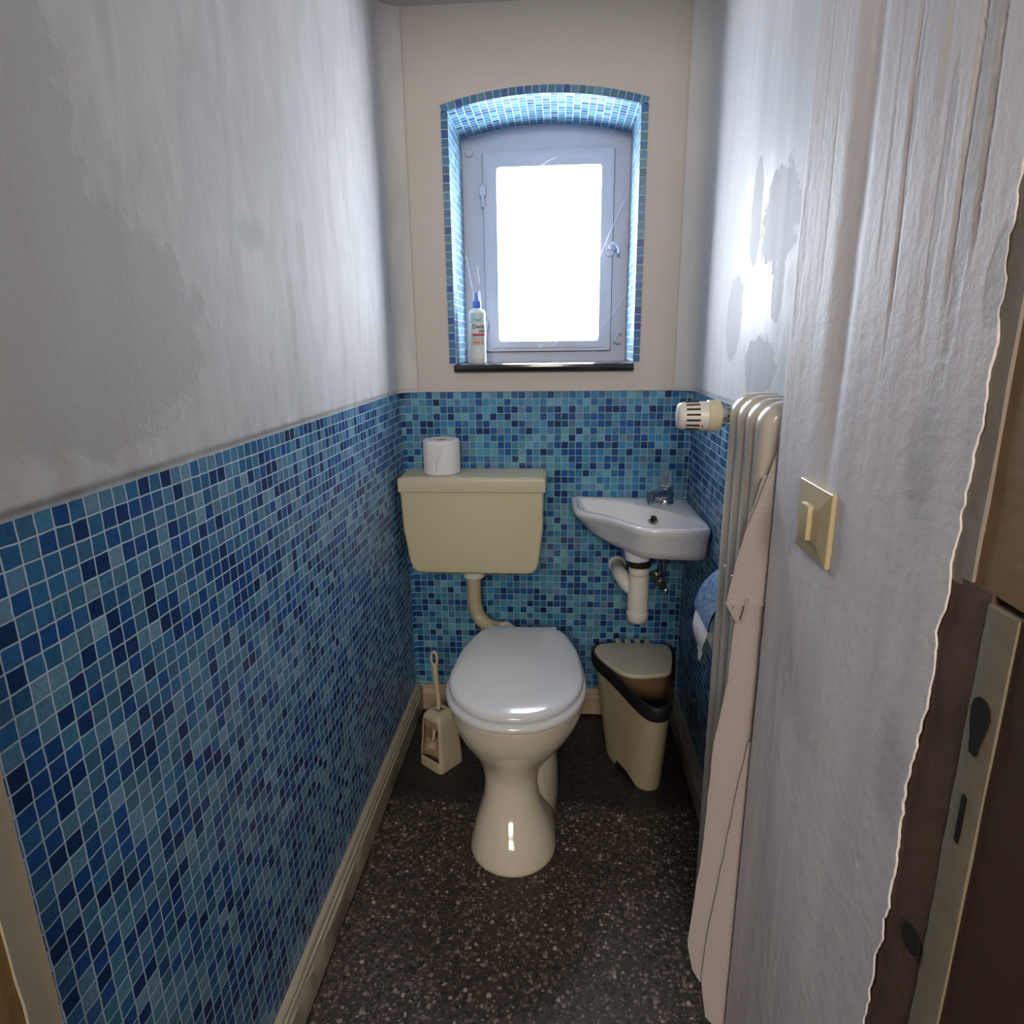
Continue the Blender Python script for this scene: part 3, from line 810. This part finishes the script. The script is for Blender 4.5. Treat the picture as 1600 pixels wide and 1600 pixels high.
# faucet
fa = thing('faucet', 'small chrome tap with clear acrylic knob on the corner washbasin', 'faucet', (.300, 1.835, .742))
bm = bmesh.new(); lathe(bm, [(.026, .7405), (.027, .744), (.024, .748), (.023, .765), (.024, .775), (.019, .786), (.012, .790)], (.300, 1.835, 0), n=28)
tube(bm, catmull([(.300, 1.830, .768), (.285, 1.815, .770), (.268, 1.800, .772), (.256, 1.790, .772)], 5, False), [.018] * 6 + [.016] * 6 + [.0135] * 4, 16)
finish('body', bm, M_chrome, fa)
bm = bmesh.new(); tube(bm, [(.257, 1.791, .784), (.254, 1.788, .756)], .0130, 18); tube(bm, [(.2535, 1.7875, .757), (.2535, 1.7875, .751)], .0105, 18); finish('spout_nozzle', bm, M_chrome, fa)
bm = bmesh.new(); lathe(bm, [(.010, .788), (.016, .792), (.018, .800), (.018, .826), (.015, .834), (.006, .837)], (.300, 1.835, 0), n=10); finish('knob', bm, M_acryl, fa, angle=20, label='clear acrylic knob')

# bottle trap under the basin
bt = thing('bottle_trap', 'white plastic bottle trap hanging under the corner washbasin', 'drain trap', (.218, 1.70, .43))
c = (.218, 1.70, 0)
bm = bmesh.new(); lathe(bm, [(.022, .56), (.0225, .60), (.0235, .61)], c, n=28); lathe(bm, [(.0265, .575), (.0275, .578), (.0275, .59), (.0265, .593)], c, n=28); lathe(bm, [(.0268, .545), (.0268, .573)], c, n=28); pipe = finish('tail_pipe', bm, M_pipew, bt)
bm = bmesh.new(); lathe(bm, [(.031, .598), (.033, .602), (.033, .612), (.0335, .618)], c, n=28); finish('rubber_ring', bm, M_blk, bt, label='black rubber ring')
bm = bmesh.new(); lathe(bm, [(.008, .428), (.020, .431), (.0285, .440), (.0305, .452), (.0305, .462), (.0285, .464), (.0285, .535), (.0275, .548)], c, n=32); finish('cup', bm, M_pipew, bt)
bm = bmesh.new(); tube(bm, catmull([(.212, 1.705, .520), (.190, 1.722, .535), (.176, 1.750, .548), (.172, 1.79, .545), (.176, 1.85, .532), (.178, D - .003, .525)], 5, False), .0215, 18)
lathe(bm, [(.0255, -.010), (.027, -.003)], (.178, D, .525), 'Y', 24); finish('waste_arm', bm, M_pipew, bt)

# angle valve with hoses
av = thing('angle_valve', 'small chrome angle valve on tiles below the corner washbasin', 'valve', (.305, D, .485))
bm = bmesh.new(); lathe(bm, [(.024, -.006), (.022, -.002)], (.304, D, .487), 'Y', 24); tube(bm, [(.304, D - .004, .487), (.304, D - .055, .487)], .011, 16); tube(bm, [(.304, D - .038, .487), (.304, D - .038, .515)], .008, 14); finish('body', bm, M_dchrome, av)
bm = bmesh.new(); lathe(bm, [(.010, -.078), (.0165, -.074), (.0165, -.058), (.010, -.054)], (.304, D, .487), 'Y', 12); finish('handle', bm, M_dchrome, av, angle=20)
bm = bmesh.new(); lathe(bm, [(.002, -.062), (.009, -.058), (.0115, -.048), (.009, -.036), (.002, -.032)], (.322, D, .458), 'Y', 16); tube(bm, [(.310, D - .03, .478), (.322, D - .045, .462)], .006, 10); finish('drain_knob', bm, M_chrome, av)
for dx in (0, .014):
    bm = bmesh.new(); tube(bm, catmull([(.304 + dx, D - .038, .512), (.305 + dx * 1.2, D - .040, .56), (.302 + dx, D - .06, .62), (.300 + dx * .5, D - .07, .645)], 5, False), .0038, 10); finish('supply_hose', bm, M_dchrome, av)

# ------------------------------------------------------------------ waste bin
bn = thing('waste_bin', 'cream three-cornered waste bin with black rim under the washbasin', 'trash can', (.23, 1.66, 0))
topo = [(.100, 1.760), (.112, 1.790), (.145, 1.802), (.20, 1.804), (.26, 1.804), (.300, 1.803), (.324, 1.797), (.336, 1.780), (.335, 1.73), (.322, 1.66), (.306, 1.59), (.295, 1.53), (.286, 1.490), (.272, 1.462), (.248, 1.450), (.222, 1.462), (.198, 1.505), (.170, 1.575), (.138, 1.65), (.108, 1.715)]
boto = [(.144, 1.735), (.150, 1.765), (.170, 1.778), (.21, 1.780), (.25, 1.780), (.285, 1.779), (.300, 1.774), (.308, 1.762), (.308, 1.73), (.302, 1.68), (.293, 1.63), (.287, 1.590), (.280, 1.568), (.268, 1.550), (.248, 1.543), (.230, 1.548), (.208, 1.568), (.190, 1.600), (.166, 1.650), (.148, 1.700)]


def cl(o, z): return [Vector((v.x, v.y, z)) for v in catmull([(x, y, 0) for x, y in o], 3)]


HB = .312
bm = bmesh.new()
rg = [cl(boto, 0.0)] + [cl(mixo(boto, topo, (z / .29) * .88), z) for z in (.006, .045, .10, .18, .25, .285)]
# inner wall
cen = Vector((sum(p[0] for p in topo) / 20, sum(p[1] for p in topo) / 20))
inn_ = lambda o, z, s: [Vector((cen.x + (v.x - cen.x) * s, cen.y + (v.y - cen.y) * s, z)) for v in cl(o, z)]
rg += [inn_(mixo(boto, topo, .88), .285, .965)]
loft(bm, rg, True, False)
finish('body', bm, M_bin, bn, angle=60)
bm = bmesh.new(); loft(bm, [inn_(mixo(boto, topo, .88), .30, .962), inn_(mixo(boto, topo, .6), .20, .95), inn_(mixo(boto, topo, .3), .10, .93), inn_(boto, .03, .9)], False, True); finish('inner_liner', bm, M_binin, bn, label='brown inside wall')
bm = bmesh.new()
rim = [inn_(topo, .272, .975), inn_(topo, .272, 1.01), inn_(topo, .282, 1.03), inn_(topo, .306, 1.035), inn_(topo, .312, 1.02), inn_(topo, .312, .965), inn_(topo, .306, .94), inn_(topo, .272, .94), inn_(topo, .272, .975)]
loft(bm, rim, False, False); finish('rim_band', bm, M_blk, bn, label='black rim band')
lidp = [(.104, 1.742), (.114, 1.775), (.145, 1.791), (.20, 1.794), (.26, 1.794), (.300, 1.793), (.320, 1.785), (.327, 1.765), (.325, 1.72), (.314, 1.665), (.306, 1.628), (.290, 1.612), (.262, 1.603), (.230, 1.598), (.200, 1.598), (.170, 1.614), (.140, 1.655), (.116, 1.70)]
c2_ = Vector((.22, 1.70))
def lr(z, s): return [Vector((c2_.x + (v.x - c2_.x) * s, c2_.y + (v.y - c2_.y) * s, z)) for v in cl(lidp, z)]
bm = bmesh.new(); loft(bm, [lr(.309, .99), lr(.311, 1.0), lr(.3165, 1.0), lr(.3195, .985), lr(.3205, .94), lr(.3205, .4)]); fl = finish('lid', bm, M_binlid, bn, label='pale cream D-shaped lid', angle=60)
for x in (.178, .206, .235, .264):
    bm = bmesh.new(); box(bm, x - .008, x + .008, 1.785, 1.826, .311, .3195, .0015, 2); finish('hinge_tab', bm, M_binlid, fl)
# pedal recess at foot of left side
bm = bmesh.new(); d = Vector((.055, -.11, 0)).normalized(); nn = Vector((d.y, -d.x, 0)) * 1
pA, pB = Vector((.1655, 1.644, 0)), Vector((.216, 1.556, 0))
n2 = Vector((-.866, -.5, 0))
vs = [Vector((pA.x, pA.y, 0)), Vector((pA.x + .004, pA.y - .006, .024)), Vector((pB.x - .016, pB.y + .028, .024)), Vector((pB.x, pB.y, 0))]
loft(bm, [[v + n2 * .0035 for v in vs], [v - n2 * .006 for v in vs]]); finish('pedal_recess', bm, M_blk, bn, label='black notch at the foot')

# ------------------------------------------------------------------ toilet brush in holder
bh = thing('toilet_brush_holder', 'open-fronted ivory toilet brush holder standing left of the toilet', 'toilet brush holder', (-.345, 1.63, 0))
A, B_, C_, E_ = Vector((-.408, 1.628, 0)), Vector((-.333, 1.572, 0)), Vector((-.277, 1.647, 0)), Vector((-.352, 1.703, 0))


def sq(z, s, r=.16, n=4):
    ctr = (A + B_ + C_ + E_) / 4; cs = [ctr + (p - ctr) * s for p in (A, B_, C_, E_)]; out = []
    for i in range(4):
        p0, p1, p2 = cs[i - 1], cs[i], cs[(i + 1) % 4]
        a, b_ = p1.lerp(p0, r), p1.lerp(p2, r)
        for k in range(n + 1):
            t = k / n; v = a.lerp(p1, t).lerp(p1.lerp(b_, t), t); out.append(Vector((v.x, v.y, z)))
    return out


zz = [(0, .97), (.004, 1.0), (.035, .97), (.035, .97), (.06, .93), (.10, .86), (.13, .83), (.150, .80), (.163, .74), (.172, .60), (.176, .42), (.178, .22)]
bm = bmesh.new(); rings = [sq(z, s) for z, s in zz]
vr = loft(bm, rings, True, False)
nring = len(vr[0])
# front opening on the face between A and B (edge A -> B)
def on_front(f):
    c = f.calc_center_median(); z = c.z
    if z < .034 or z > .150: return False
    n = Vector((B_.y - A.y, -(B_.x - A.x), 0)).normalized()
    t = (c - A).dot((B_ - A).normalized()) / (B_ - A).length
    f.normal_update(); return abs(f.normal.dot(n)) > .93 and (c - A).dot(n) > -.03 and .1 < t < .9
kill = [f for f in bm.faces if on_front(f)]
bmesh.ops.delete(bm, geom=kill, context='FACES')
bh_o = finish('holder_shell', bm, M_brush, bh, angle=50)
sol = bh_o.modifiers.new('thick', 'SOLIDIFY'); sol.thickness = .003; sol.offset = -1
bm = bmesh.new(); loft(bm, [sq(z, s * .90) for z, s in zz[:-3]], True, False)
kill = [f for f in bm.faces if on_front(f)] 
fcc = [f for f in bm.faces if f.calc_center_median().z > .004 and (f.calc_center_median() - A).dot(Vector((B_.y - A.y, -(B_.x - A.x), 0)).normalized()) > -.012]
bmesh.ops.delete(bm, geom=fcc, context='FACES')
finish('stained_inside', bm, M_hold_in, bh, label='brown-stained inner wall')

tbz = thing('toilet_brush', 'ivory toilet brush with looped handle standing in its holder', 'toilet brush', (-.345, 1.63, .02))
bm = bmesh.new()
hb = [(-.360, 1.614, .085), (-.353, 1.632, .15), (-.345, 1.645, .185), (-.352, 1.655, .26), (-.355, 1.660, .305)]
tube(bm, catmull(hb, 4, False), [.0050] * 4 + [.0060] * 4 + [.0070] * 4 + [.0085] * 5, 12)
tube(bm, catmull([(-.355, 1.660, .300), (-.3635, 1.661, .312), (-.3635, 1.662, .334), (-.3565, 1.663, .343), (-.3495, 1.662, .334), (-.3485, 1.661, .312), (-.355, 1.660, .300)], 4, False), .0040, 8)
finish('handle', bm, M_brush, tbz)
bm = bmesh.new(); ctr = Vector((-.362, 1.613, .072))
bmesh.ops.create_icosphere(bm, subdivisions=3, radius=.017, matrix=Matrix.Translation(ctr))
for i in range(420):
    a = random.uniform(0, 2 * PI); u = random.uniform(-.9, .95); s = math.sqrt(1 - u * u); dr = Vector((s * math.cos(a), s * math.sin(a), u))
    e = ctr + Vector((dr.x * .029, dr.y * .029, dr.z * .031)) * random.uniform(.85, 1.02)
    t = dr.orthogonal().normalized() * .0009; t2 = dr.cross(t)
    q = [ctr + dr * .012 + t, ctr + dr * .012 + t2, ctr + dr * .012 - t]; vs = [bm.verts.new(x) for x in q] + [bm.verts.new(e)]
    for f in ((0, 1, 3), (1, 2, 3), (2, 0, 3)): bm.faces.new([vs[k] for k in f])
finish('bristles', bm, M_bris, tbz, label='worn brownish bristle head')

# ------------------------------------------------------------------ radiator
rd = thing('radiator', 'tall cream ribbed radiator standing in the niche on the right', 'radiator', (.32, .98, 0))
XR0, XR1, ZR0, ZR1 = .2685, .362, .02, 1.116


def sec_ring(y, ins):
    r = .036; pts = []
    for cx, cz, a0 in ((XR1 - r, ZR1 - r, 0), (XR0 + r, ZR1 - r, 90), (XR0 + r, ZR0 + r, 180), (XR1 - r, ZR0 + r, 270)):
        for k in range(9):
            a = math.radians(a0 + 90 * k / 8); pts.append(Vector((cx + (r - ins) * math.cos(a), y, cz + (r - ins) * math.sin(a))))
    return pts


secs = [.910, .957, 1.004, 1.051]
for i, yc in enumerate(secs):
    bm = bmesh.new(); W = .0225; rings = []
    for k in range(13):
        t = -1 + 2 * k / 12
        rings.append(sec_ring(yc + W * t, .014 * (1 - math.sqrt(max(0, 1 - abs(t) ** 2.4)))))
    loft(bm, rings)
    if i: # bridge weld between sections
        for z in (.83, .12): box(bm, XR0 + .001, XR0 + .012, yc - .0265, yc - .018, z - .008, z + .008, .002)
    finish('section', bm, M_rad, rd, angle=60)
for z in (ZR1 - .055, ZR0 + .055): bm = bmesh.new(); tube(bm, [(.315, secs[0] - .015, z), (.315, secs[-1] + .03, z)], .017, 18); finish('header_pipe', bm, M_rad, rd)
# thermostatic valve
bm = bmesh.new(); tube(bm, [(.300, 1.075, 1.075), (.300, 1.122, 1.075)], .011, 16); tube(bm, [(.312, 1.115, 1.075), (.264, 1.113, 1.075)], .0135, 18); lathe(bm, [(.018, .2665), (.018, .2745)], (0, 1.112, 1.073), 'X', 8); vb_ = finish('valve_body', bm, M_dchrome, rd, label='dull metal valve body')
bm = bmesh.new(); lathe(bm, [(.018, .196), (.0212, .1985), (.0225, .203), (.0232, .2045), (.0245, .244), (.0240, .2445)], (0, 1.112, 1.073), 'X', 40); vh = finish('thermostat_head', bm, M_valve, rd, label='white slotted thermostat head')
bm = bmesh.new(); lathe(bm, [(.0240, .2440), (.0262, .2455), (.0266, .262), (.0235, .2660), (.018, .2665)], (0, 1.112, 1.073), 'X', 40); finish('collar', bm, M_valvec, vh, label='cream collar')
for k in range(16):
    a = 2 * PI * (k + .5) / 16; bm = bmesh.new()
    r = .0238; u = Vector((0, math.cos(a), math.sin(a))); t = Vector((0, -math.sin(a), math.cos(a))); o0 = Vector((0, 1.112, 1.073))
    def pp(x, rad, s): return o0 + u * rad + t * s + Vector((x, 0, 0))
    loft(bm, [[pp(.2075, .0237, -.0017), pp(.2075, .0240, .0017), pp(.2075, .020, .0017), pp(.2075, .020, -.0017)], [pp(.2300, .0247, -.0017), pp(.2300, .0247, .0017), pp(.2300, .020, .0017), pp(.2300, .020, -.0017)]])
    finish('slot', bm, M_slot, vh, smooth=False)
bm = bmesh.new(); a = math.radians(218); u = Vector((0, math.cos(a), math.sin(a))); t = Vector((0, -math.sin(a), math.cos(a)))
loft(bm, [[o0 + u * rr + t * s + Vector((x, 0, 0)) for s in (-.003, .003)] + [o0 + u * (rr - .003) + t * s + Vector((x, 0, 0)) for s in (.003, -.003)] for x, rr in ((.2335, .0246), (.2355, .0247))]); finish('red_mark', bm, M_red, vh, smooth=False, label='red scale mark')

# ------------------------------------------------------------------ towel on the near end of the radiator
tw = thing('towel', 'pinkish grey terry towel hanging folded over the near end of the radiator', 'towel', (.26, .865, .07))


def interp(tab, z):
    for (z0, x0), (z1, x1) in zip(tab, tab[1:]):
        if (z0 - z) * (z1 - z) <= 0: return x0 + (x1 - x0) * (z - z0) / (z1 - z0 + 1e-9)
    return tab[0][1] if abs(z - tab[0][0]) < abs(z - tab[-1][0]) else tab[-1][1]


def cloth(bm, z0, z1, ltab, rtab, y, amp=.003, ph=0.0, th=.004, nz=60, nx=14, botcurve=.0, back=.02):
    """hanging cloth layer with its left edge folded back; thick, closed"""
    rings = []
    for j in range(nz + 1):
        z = z0 + (z1 - z0) * j / nz
        xl = interp(ltab, z) + .0015 * noise.noise(Vector((z * 30, ph, 0))); xr = interp(rtab, z)
        fr = []; bk = []
        for i in range(nx + 1):
            t = i / nx; x = xl + (xr - xl) * t
            yy = y + amp * math.sin(t * 4.2 + z * 5 + ph) * t + .0008 * noise.noise(Vector((x * 80, z * 12, ph)))
            e = math.sqrt(max(0, 1 - (1 - min(1, (x - xl) / .006)) ** 2)) if x - xl < .006 else 1
            dz = -botcurve * math.sin(PI * min(1, t * 1.1)) * max(0, 1 - j / 6)
            fr.append(Vector((x, yy - th * e, z + dz))); bk.append(Vector((x, yy + th * e, z + dz)))
        rings.append(fr + bk[::-1])
    loft(bm, rings)


bm = bmesh.new()
# long back lobe
cloth(bm, .150, 1.02, [(.150, .240), (.175, .226), (.23, .2155), (.33, .222), (.42, .229), (.594, .2325), (.712, .246), (.80, .2495), (.86, .243), (.95, .254), (1.02, .272)], [(.1, .335), (1.1, .345)], .873, .0016, 0, .0035, 70, botcurve=.006)
# front right lobe, longer
cloth(bm, .072, .62, [(.072, .262), (.085, .252), (.157, .240), (.25, .243), (.40, .258), (.55, .272), (.62, .281)], [(0, .335), (1, .335)], .8635, .0012, 2, .0032, 40, botcurve=.012)
# upper flap ending in the corner at mid height
cloth(bm, .838, 1.06, [(.838, .2335), (.85, .234), (.90, .242), (.945, .2515), (1.0, .268), (1.06, .285)], [(.8, .335), (1.1, .335)], .8630, .0012, 1, .0032, 30)
finish('cloth', bm, M_towel, tw, angle=70)
bm = bmesh.new(); lp_ = catmull([(.2345, .862, .842), (.242, .858, .827), (.2525, .857, .812), (.2585, .857, .830), (.260, .858, .848)], 5, False)
rings = []
for p in lp_: rings.append([p + Vector((-.003, -.0008, 0)), p + Vector((.003, -.0008, .001)), p + Vector((.003, .0008, .001)), p + Vector((-.003, .0008, 0))])
loft(bm, rings); finish('hanging_loop', bm, plain('beige_loop_tape', (.38, .32, .29), .8), tw, smooth=False, label='beige tape loop')

# ------------------------------------------------------------------ toilet paper holder on the right wall
th_ = thing('toilet_paper_holder', 'toilet paper holder with blue marbled cover on the wall behind the radiator', 'toilet paper holder', (XR, 1.19, .69))
y0h, y1h = 1.135, 1.262
bm = bmesh.new(); rings = []
arc = [(XR - .002, .752), (XR - .035, .757), (.320, .748), (.296, .724), (.281, .694), (.2765, .668)]
arc = catmull([(x, 0, z) for x, z in arc], 4, False)
prof_o = [(v.x, v.z) for v in arc]; prof_i = [(v.x + .002, v.z - .0025) for v in arc][::-1]
full = prof_o + prof_i
for y in (y0h, y1h): rings.append([Vector((x, y, z)) for x, z in full])
loft(bm, rings)
for y in (y0h, y1h - .002):
    fan = [Vector((x, y, z)) for x, z in prof_o] + [Vector((XR - .002, y, .668))]
    loft(bm, [fan, [v + Vector((0, .002, 0)) for v in fan]])
finish('cover', bm, M_marble, th_, angle=40, label='blue marbled curved cover')
bm = bmesh.new(); box(bm, XR - .012, XR - .001, y0h, y1h, .60, .750, .003); tube(bm, [(.328, y0h - .004, .652), (.328, y1h + .004, .652)], .006, 12); box(bm, .322, XR - .003, y0h - .006, y0h - .001, .640, .664, .002); box(bm, .322, XR - .003, y1h + .001, y1h + .006, .640, .664, .002)
finish('bracket', bm, M_brush, th_, label='cream bracket')
rl = thing('toilet_paper_roll', 'used toilet paper roll with torn hanging end in the covered holder', 'toilet paper', (.328, 1.198, .652))
bm = bmesh.new(); lathe(bm, [(.008, 1.144), (.044, 1.144), (.046, 1.147), (.046, 1.250), (.044, 1.253), (.008, 1.253), (.008, 1.144)], (.328, 0, .652), 'Y', 48, False, False); rp = finish('paper', bm, M_paper, rl)
bm = bmesh.new(); rings = []
for j in range(15):
    z = .675 - .118 * j / 14; t = j / 14
    ya, yb_ = 1.146 + .085 * max(0, (t - .25) / .75) ** 1.0, 1.256 - .012 * t
    x = .2815 - .009 * math.sin(PI * min(1, t * 1.4)) + .006 * t
    if yb_ - ya < .004: ya = yb_ - .004
    rings.append([Vector((x + .0012 * math.sin(k * 1.3 + j * .4), ya + (yb_ - ya) * k / 6, z)) for k in range(7)] + [Vector((x + .0009 + .0012 * math.sin(k * 1.3 + j * .4), ya + (yb_ - ya) * k / 6, z)) for k in range(6, -1, -1)])
loft(bm, rings); finish('torn_sheet', bm, M_paper, rp)

# ------------------------------------------------------------------ light switch
sw = thing('light_switch', 'square yellowed light switch on the rough white wall at right', 'light switch', (XN, .702, 1.004))
ys0, ys1, zs0, zs1 = .658, .748, .965, 1.0445
bm = bmesh.new(); xw = XN - .001


def sqr(x, ins):
    a = (ys0 + ins, zs0 + ins, ys1 - ins, zs1 - ins); r = .002; out = []
    return [Vector((x, a[0], a[1])), Vector((x, a[2], a[1])), Vector((x, a[2], a[3])), Vector((x, a[0], a[3]))]


loft(bm, [sqr(xw + .006, 0), sqr(xw - .0035, 0), sqr(xw - .0042, .0010), sqr(xw - .0070, .014), sqr(xw - .0092, .023), sqr(xw - .0094, .026)])
pl_ = finish('cover_plate', bm, M_sw, sw, angle=12)
bm = bmesh.new(); box(bm, xw - .0145, xw - .006, .691, .715, .986, 1.024, .0010, 2); finish('rocker', bm, M_sw, sw, angle=30)

# ------------------------------------------------------------------ spray bottle on the sill
sb = thing('spray_bottle', 'white cleaning spray bottle with blue pump on the window sill', 'spray bottle', (-.250, 2.012, WZ0))
bc = Vector((-.2505, 2.010, WZ0 - .002))


def oval(z, rx, ry, n=40):
    return [bc + Vector((rx * math.copysign(abs(math.cos(a)) ** .8, math.cos(a)), ry * math.copysign(abs(math.sin(a)) ** .8, math.sin(a)), z)) for a in [2 * PI * k / n for k in range(n)]]


bm = bmesh.new(); loft(bm, [oval(0, .022, .018), oval(.002, .0245, .020), oval(.140, .0245, .020), oval(.150, .0235, .019), oval(.156, .019, .016), oval(.158, .012, .012), oval(.162, .011, .011)])
bod = finish('bottle_body', bm, M_bottle, sb, angle=50)


def wrap(s, z, off=.0006):
    """point on the bottle front: s metres right of the label centre, z above base"""
    acc = 0.0; a = 0.0; p0 = Vector((0, -.020, 0)); v = p0
    while acc < abs(s) and a < 1.57:
        a += .01; p1 = Vector((.0245 * math.sin(a) ** .8, -.020 * math.cos(a) ** .8, 0)); d_ = (p1 - p0).length
        if acc + d_ >= abs(s): v = p0.lerp(p1, (abs(s) - acc) / d_); break
        acc += d_; p0 = p1; v = p1
    v = Vector((v.x if s >= 0 else -v.x, v.y, 0)); return bc + v + v.normalized() * off + Vector((0, 0, z))


def patch(name, s0, s1, z0, z1, mat, off, parent, label=None):
    bm = bmesh.new(); n = 14
    g = [[bm.verts.new(wrap(s0 + (s1 - s0) * i / n, z, off)) for z in (z0, z1)] for i in range(n + 1)]
    for a, b_ in zip(g, g[1:]): bm.faces.new((a[0], b_[0], b_[1], a[1]))
    return finish(name, bm, mat, parent, label=label)


lb = patch('label', -.018, .028, .012, .146, M_label, .0006, bod, 'pale printed label')
for args in ((-.018, .028, .088, .118, M_labelt), (-.013, .027, .080, .0865, M_red), (-.010, .026, .071, .0735, M_orange), (-.011, .010, .056, .0665, M_orange), (.013, .020, .057, .066, M_orange), (-.018, .028, .012, .052, M_labelt)):
    patch('label_print', *args, .0010, bod)
# crescent swoosh
bm = bmesh.new(); g = []
for k in range(13):
    a = PI + PI * k / 12; w_ = .0022 * math.sin(PI * k / 12) + .0004
    g.append([bm.verts.new(wrap(.004 + (r_) * math.cos(a), .133 + r_ * .8 * math.sin(a), .0013)) for r_ in (.010 - w_, .010 + w_)])
for a, b_ in zip(g, g[1:]): bm.faces.new((a[0], b_[0], b_[1], a[1]))
finish('label_swoosh', bm, plain('teal_print', (.18, .40, .45), .5), bod)


def text_on(parent, body, size, s0, z0, mat):
    cu = bpy.data.curves.new('t', 'FONT'); cu.body = body; cu.size = size; cu.offset = size * .02
    to = bpy.data.objects.new('t', cu); COL.objects.link(to); bpy.context.view_layer.update()
    me = bpy.data.meshes.new_from_object(to.evaluated_get(bpy.context.evaluated_depsgraph_get()))
    bpy.data.objects.remove(to); bm = bmesh.new(); bm.from_mesh(me); bpy.data.meshes.remove(me)
    for v in bm.verts: v.co = wrap(s0 + v.co.x, z0 + v.co.y, .0016)
    o = finish('label_text', bm, mat, parent, smooth=False); return o


text_on(bod, 'Denk', .0165, -.0125, .1020, M_txt); text_on(bod, 'mit', .0165, .0065, .0895, M_txt)
bm = bmesh.new(); lathe(bm, [(.0125, .160), (.0130, .162), (.0130, .177), (.0115, .180), (.007, .181)], bc, n=28); finish('pump_collar', bm, M_blue, sb, label='blue screw collar')
bm = bmesh.new(); lathe(bm, [(.0075, .180), (.0065, .186), (.0055, .190), (.0055, .203), (.0045, .205)], bc, n=20); tube(bm, [bc + Vector((0, 0, .198)), bc + Vector((0, -.008, .199))], .0025, 10); finish('pump_head', bm, M_blue, sb, label='blue spray head')
bm = bmesh.new(); lathe(bm, [(.0118, .179), (.0105, .208), (.0085, .210), (.0001, .2102)], bc, n=24, cap0=False, cap1=False); finish('clear_cap', bm, M_capcl, sb, label='clear cap')

# ------------------------------------------------------------------ cobwebs in front of the window
cw = thing('cobweb', 'thin white cobweb strands stretched across the window recess', 'cobweb', (-.05, 2.12, 1.4))
for pts, r in (([(.195, 2.15, 1.62), (.150, 2.13, 1.52), (.112, 2.12, 1.433)], .0007), ([(.188, 2.14, 1.60), (.140, 2.13, 1.50), (.118, 2.12, 1.44)], .0004),
               ([(.198, 2.12, 1.335), (.170, 2.13, 1.29), (.125, 2.14, 1.235)], .0005), ([(-.292, 2.10, 1.45), (-.268, 2.05, 1.35)], .0005), ([(-.258, 2.10, 1.42), (-.252, 2.10, 1.37)], .0006),
               ([(-.02, 2.12, 1.72), (-.06, 2.12, 1.70), (-.10, 2.12, 1.66)], .0004), ([(-.075, 2.13, 1.186), (-.066, 2.13, 1.175), (-.060, 2.13, 1.186)], .0006), ([(-.022, 2.13, 1.180), (-.014, 2.13, 1.196)], .0006), ([(.10, 2.13, 1.165), (.115, 2.13, 1.155)], .0004)):
    bm = bmesh.new(); tube(bm, catmull(pts, 6, False) if len(pts) > 2 else pts, r, 6); finish('strand', bm, M_web, cw)
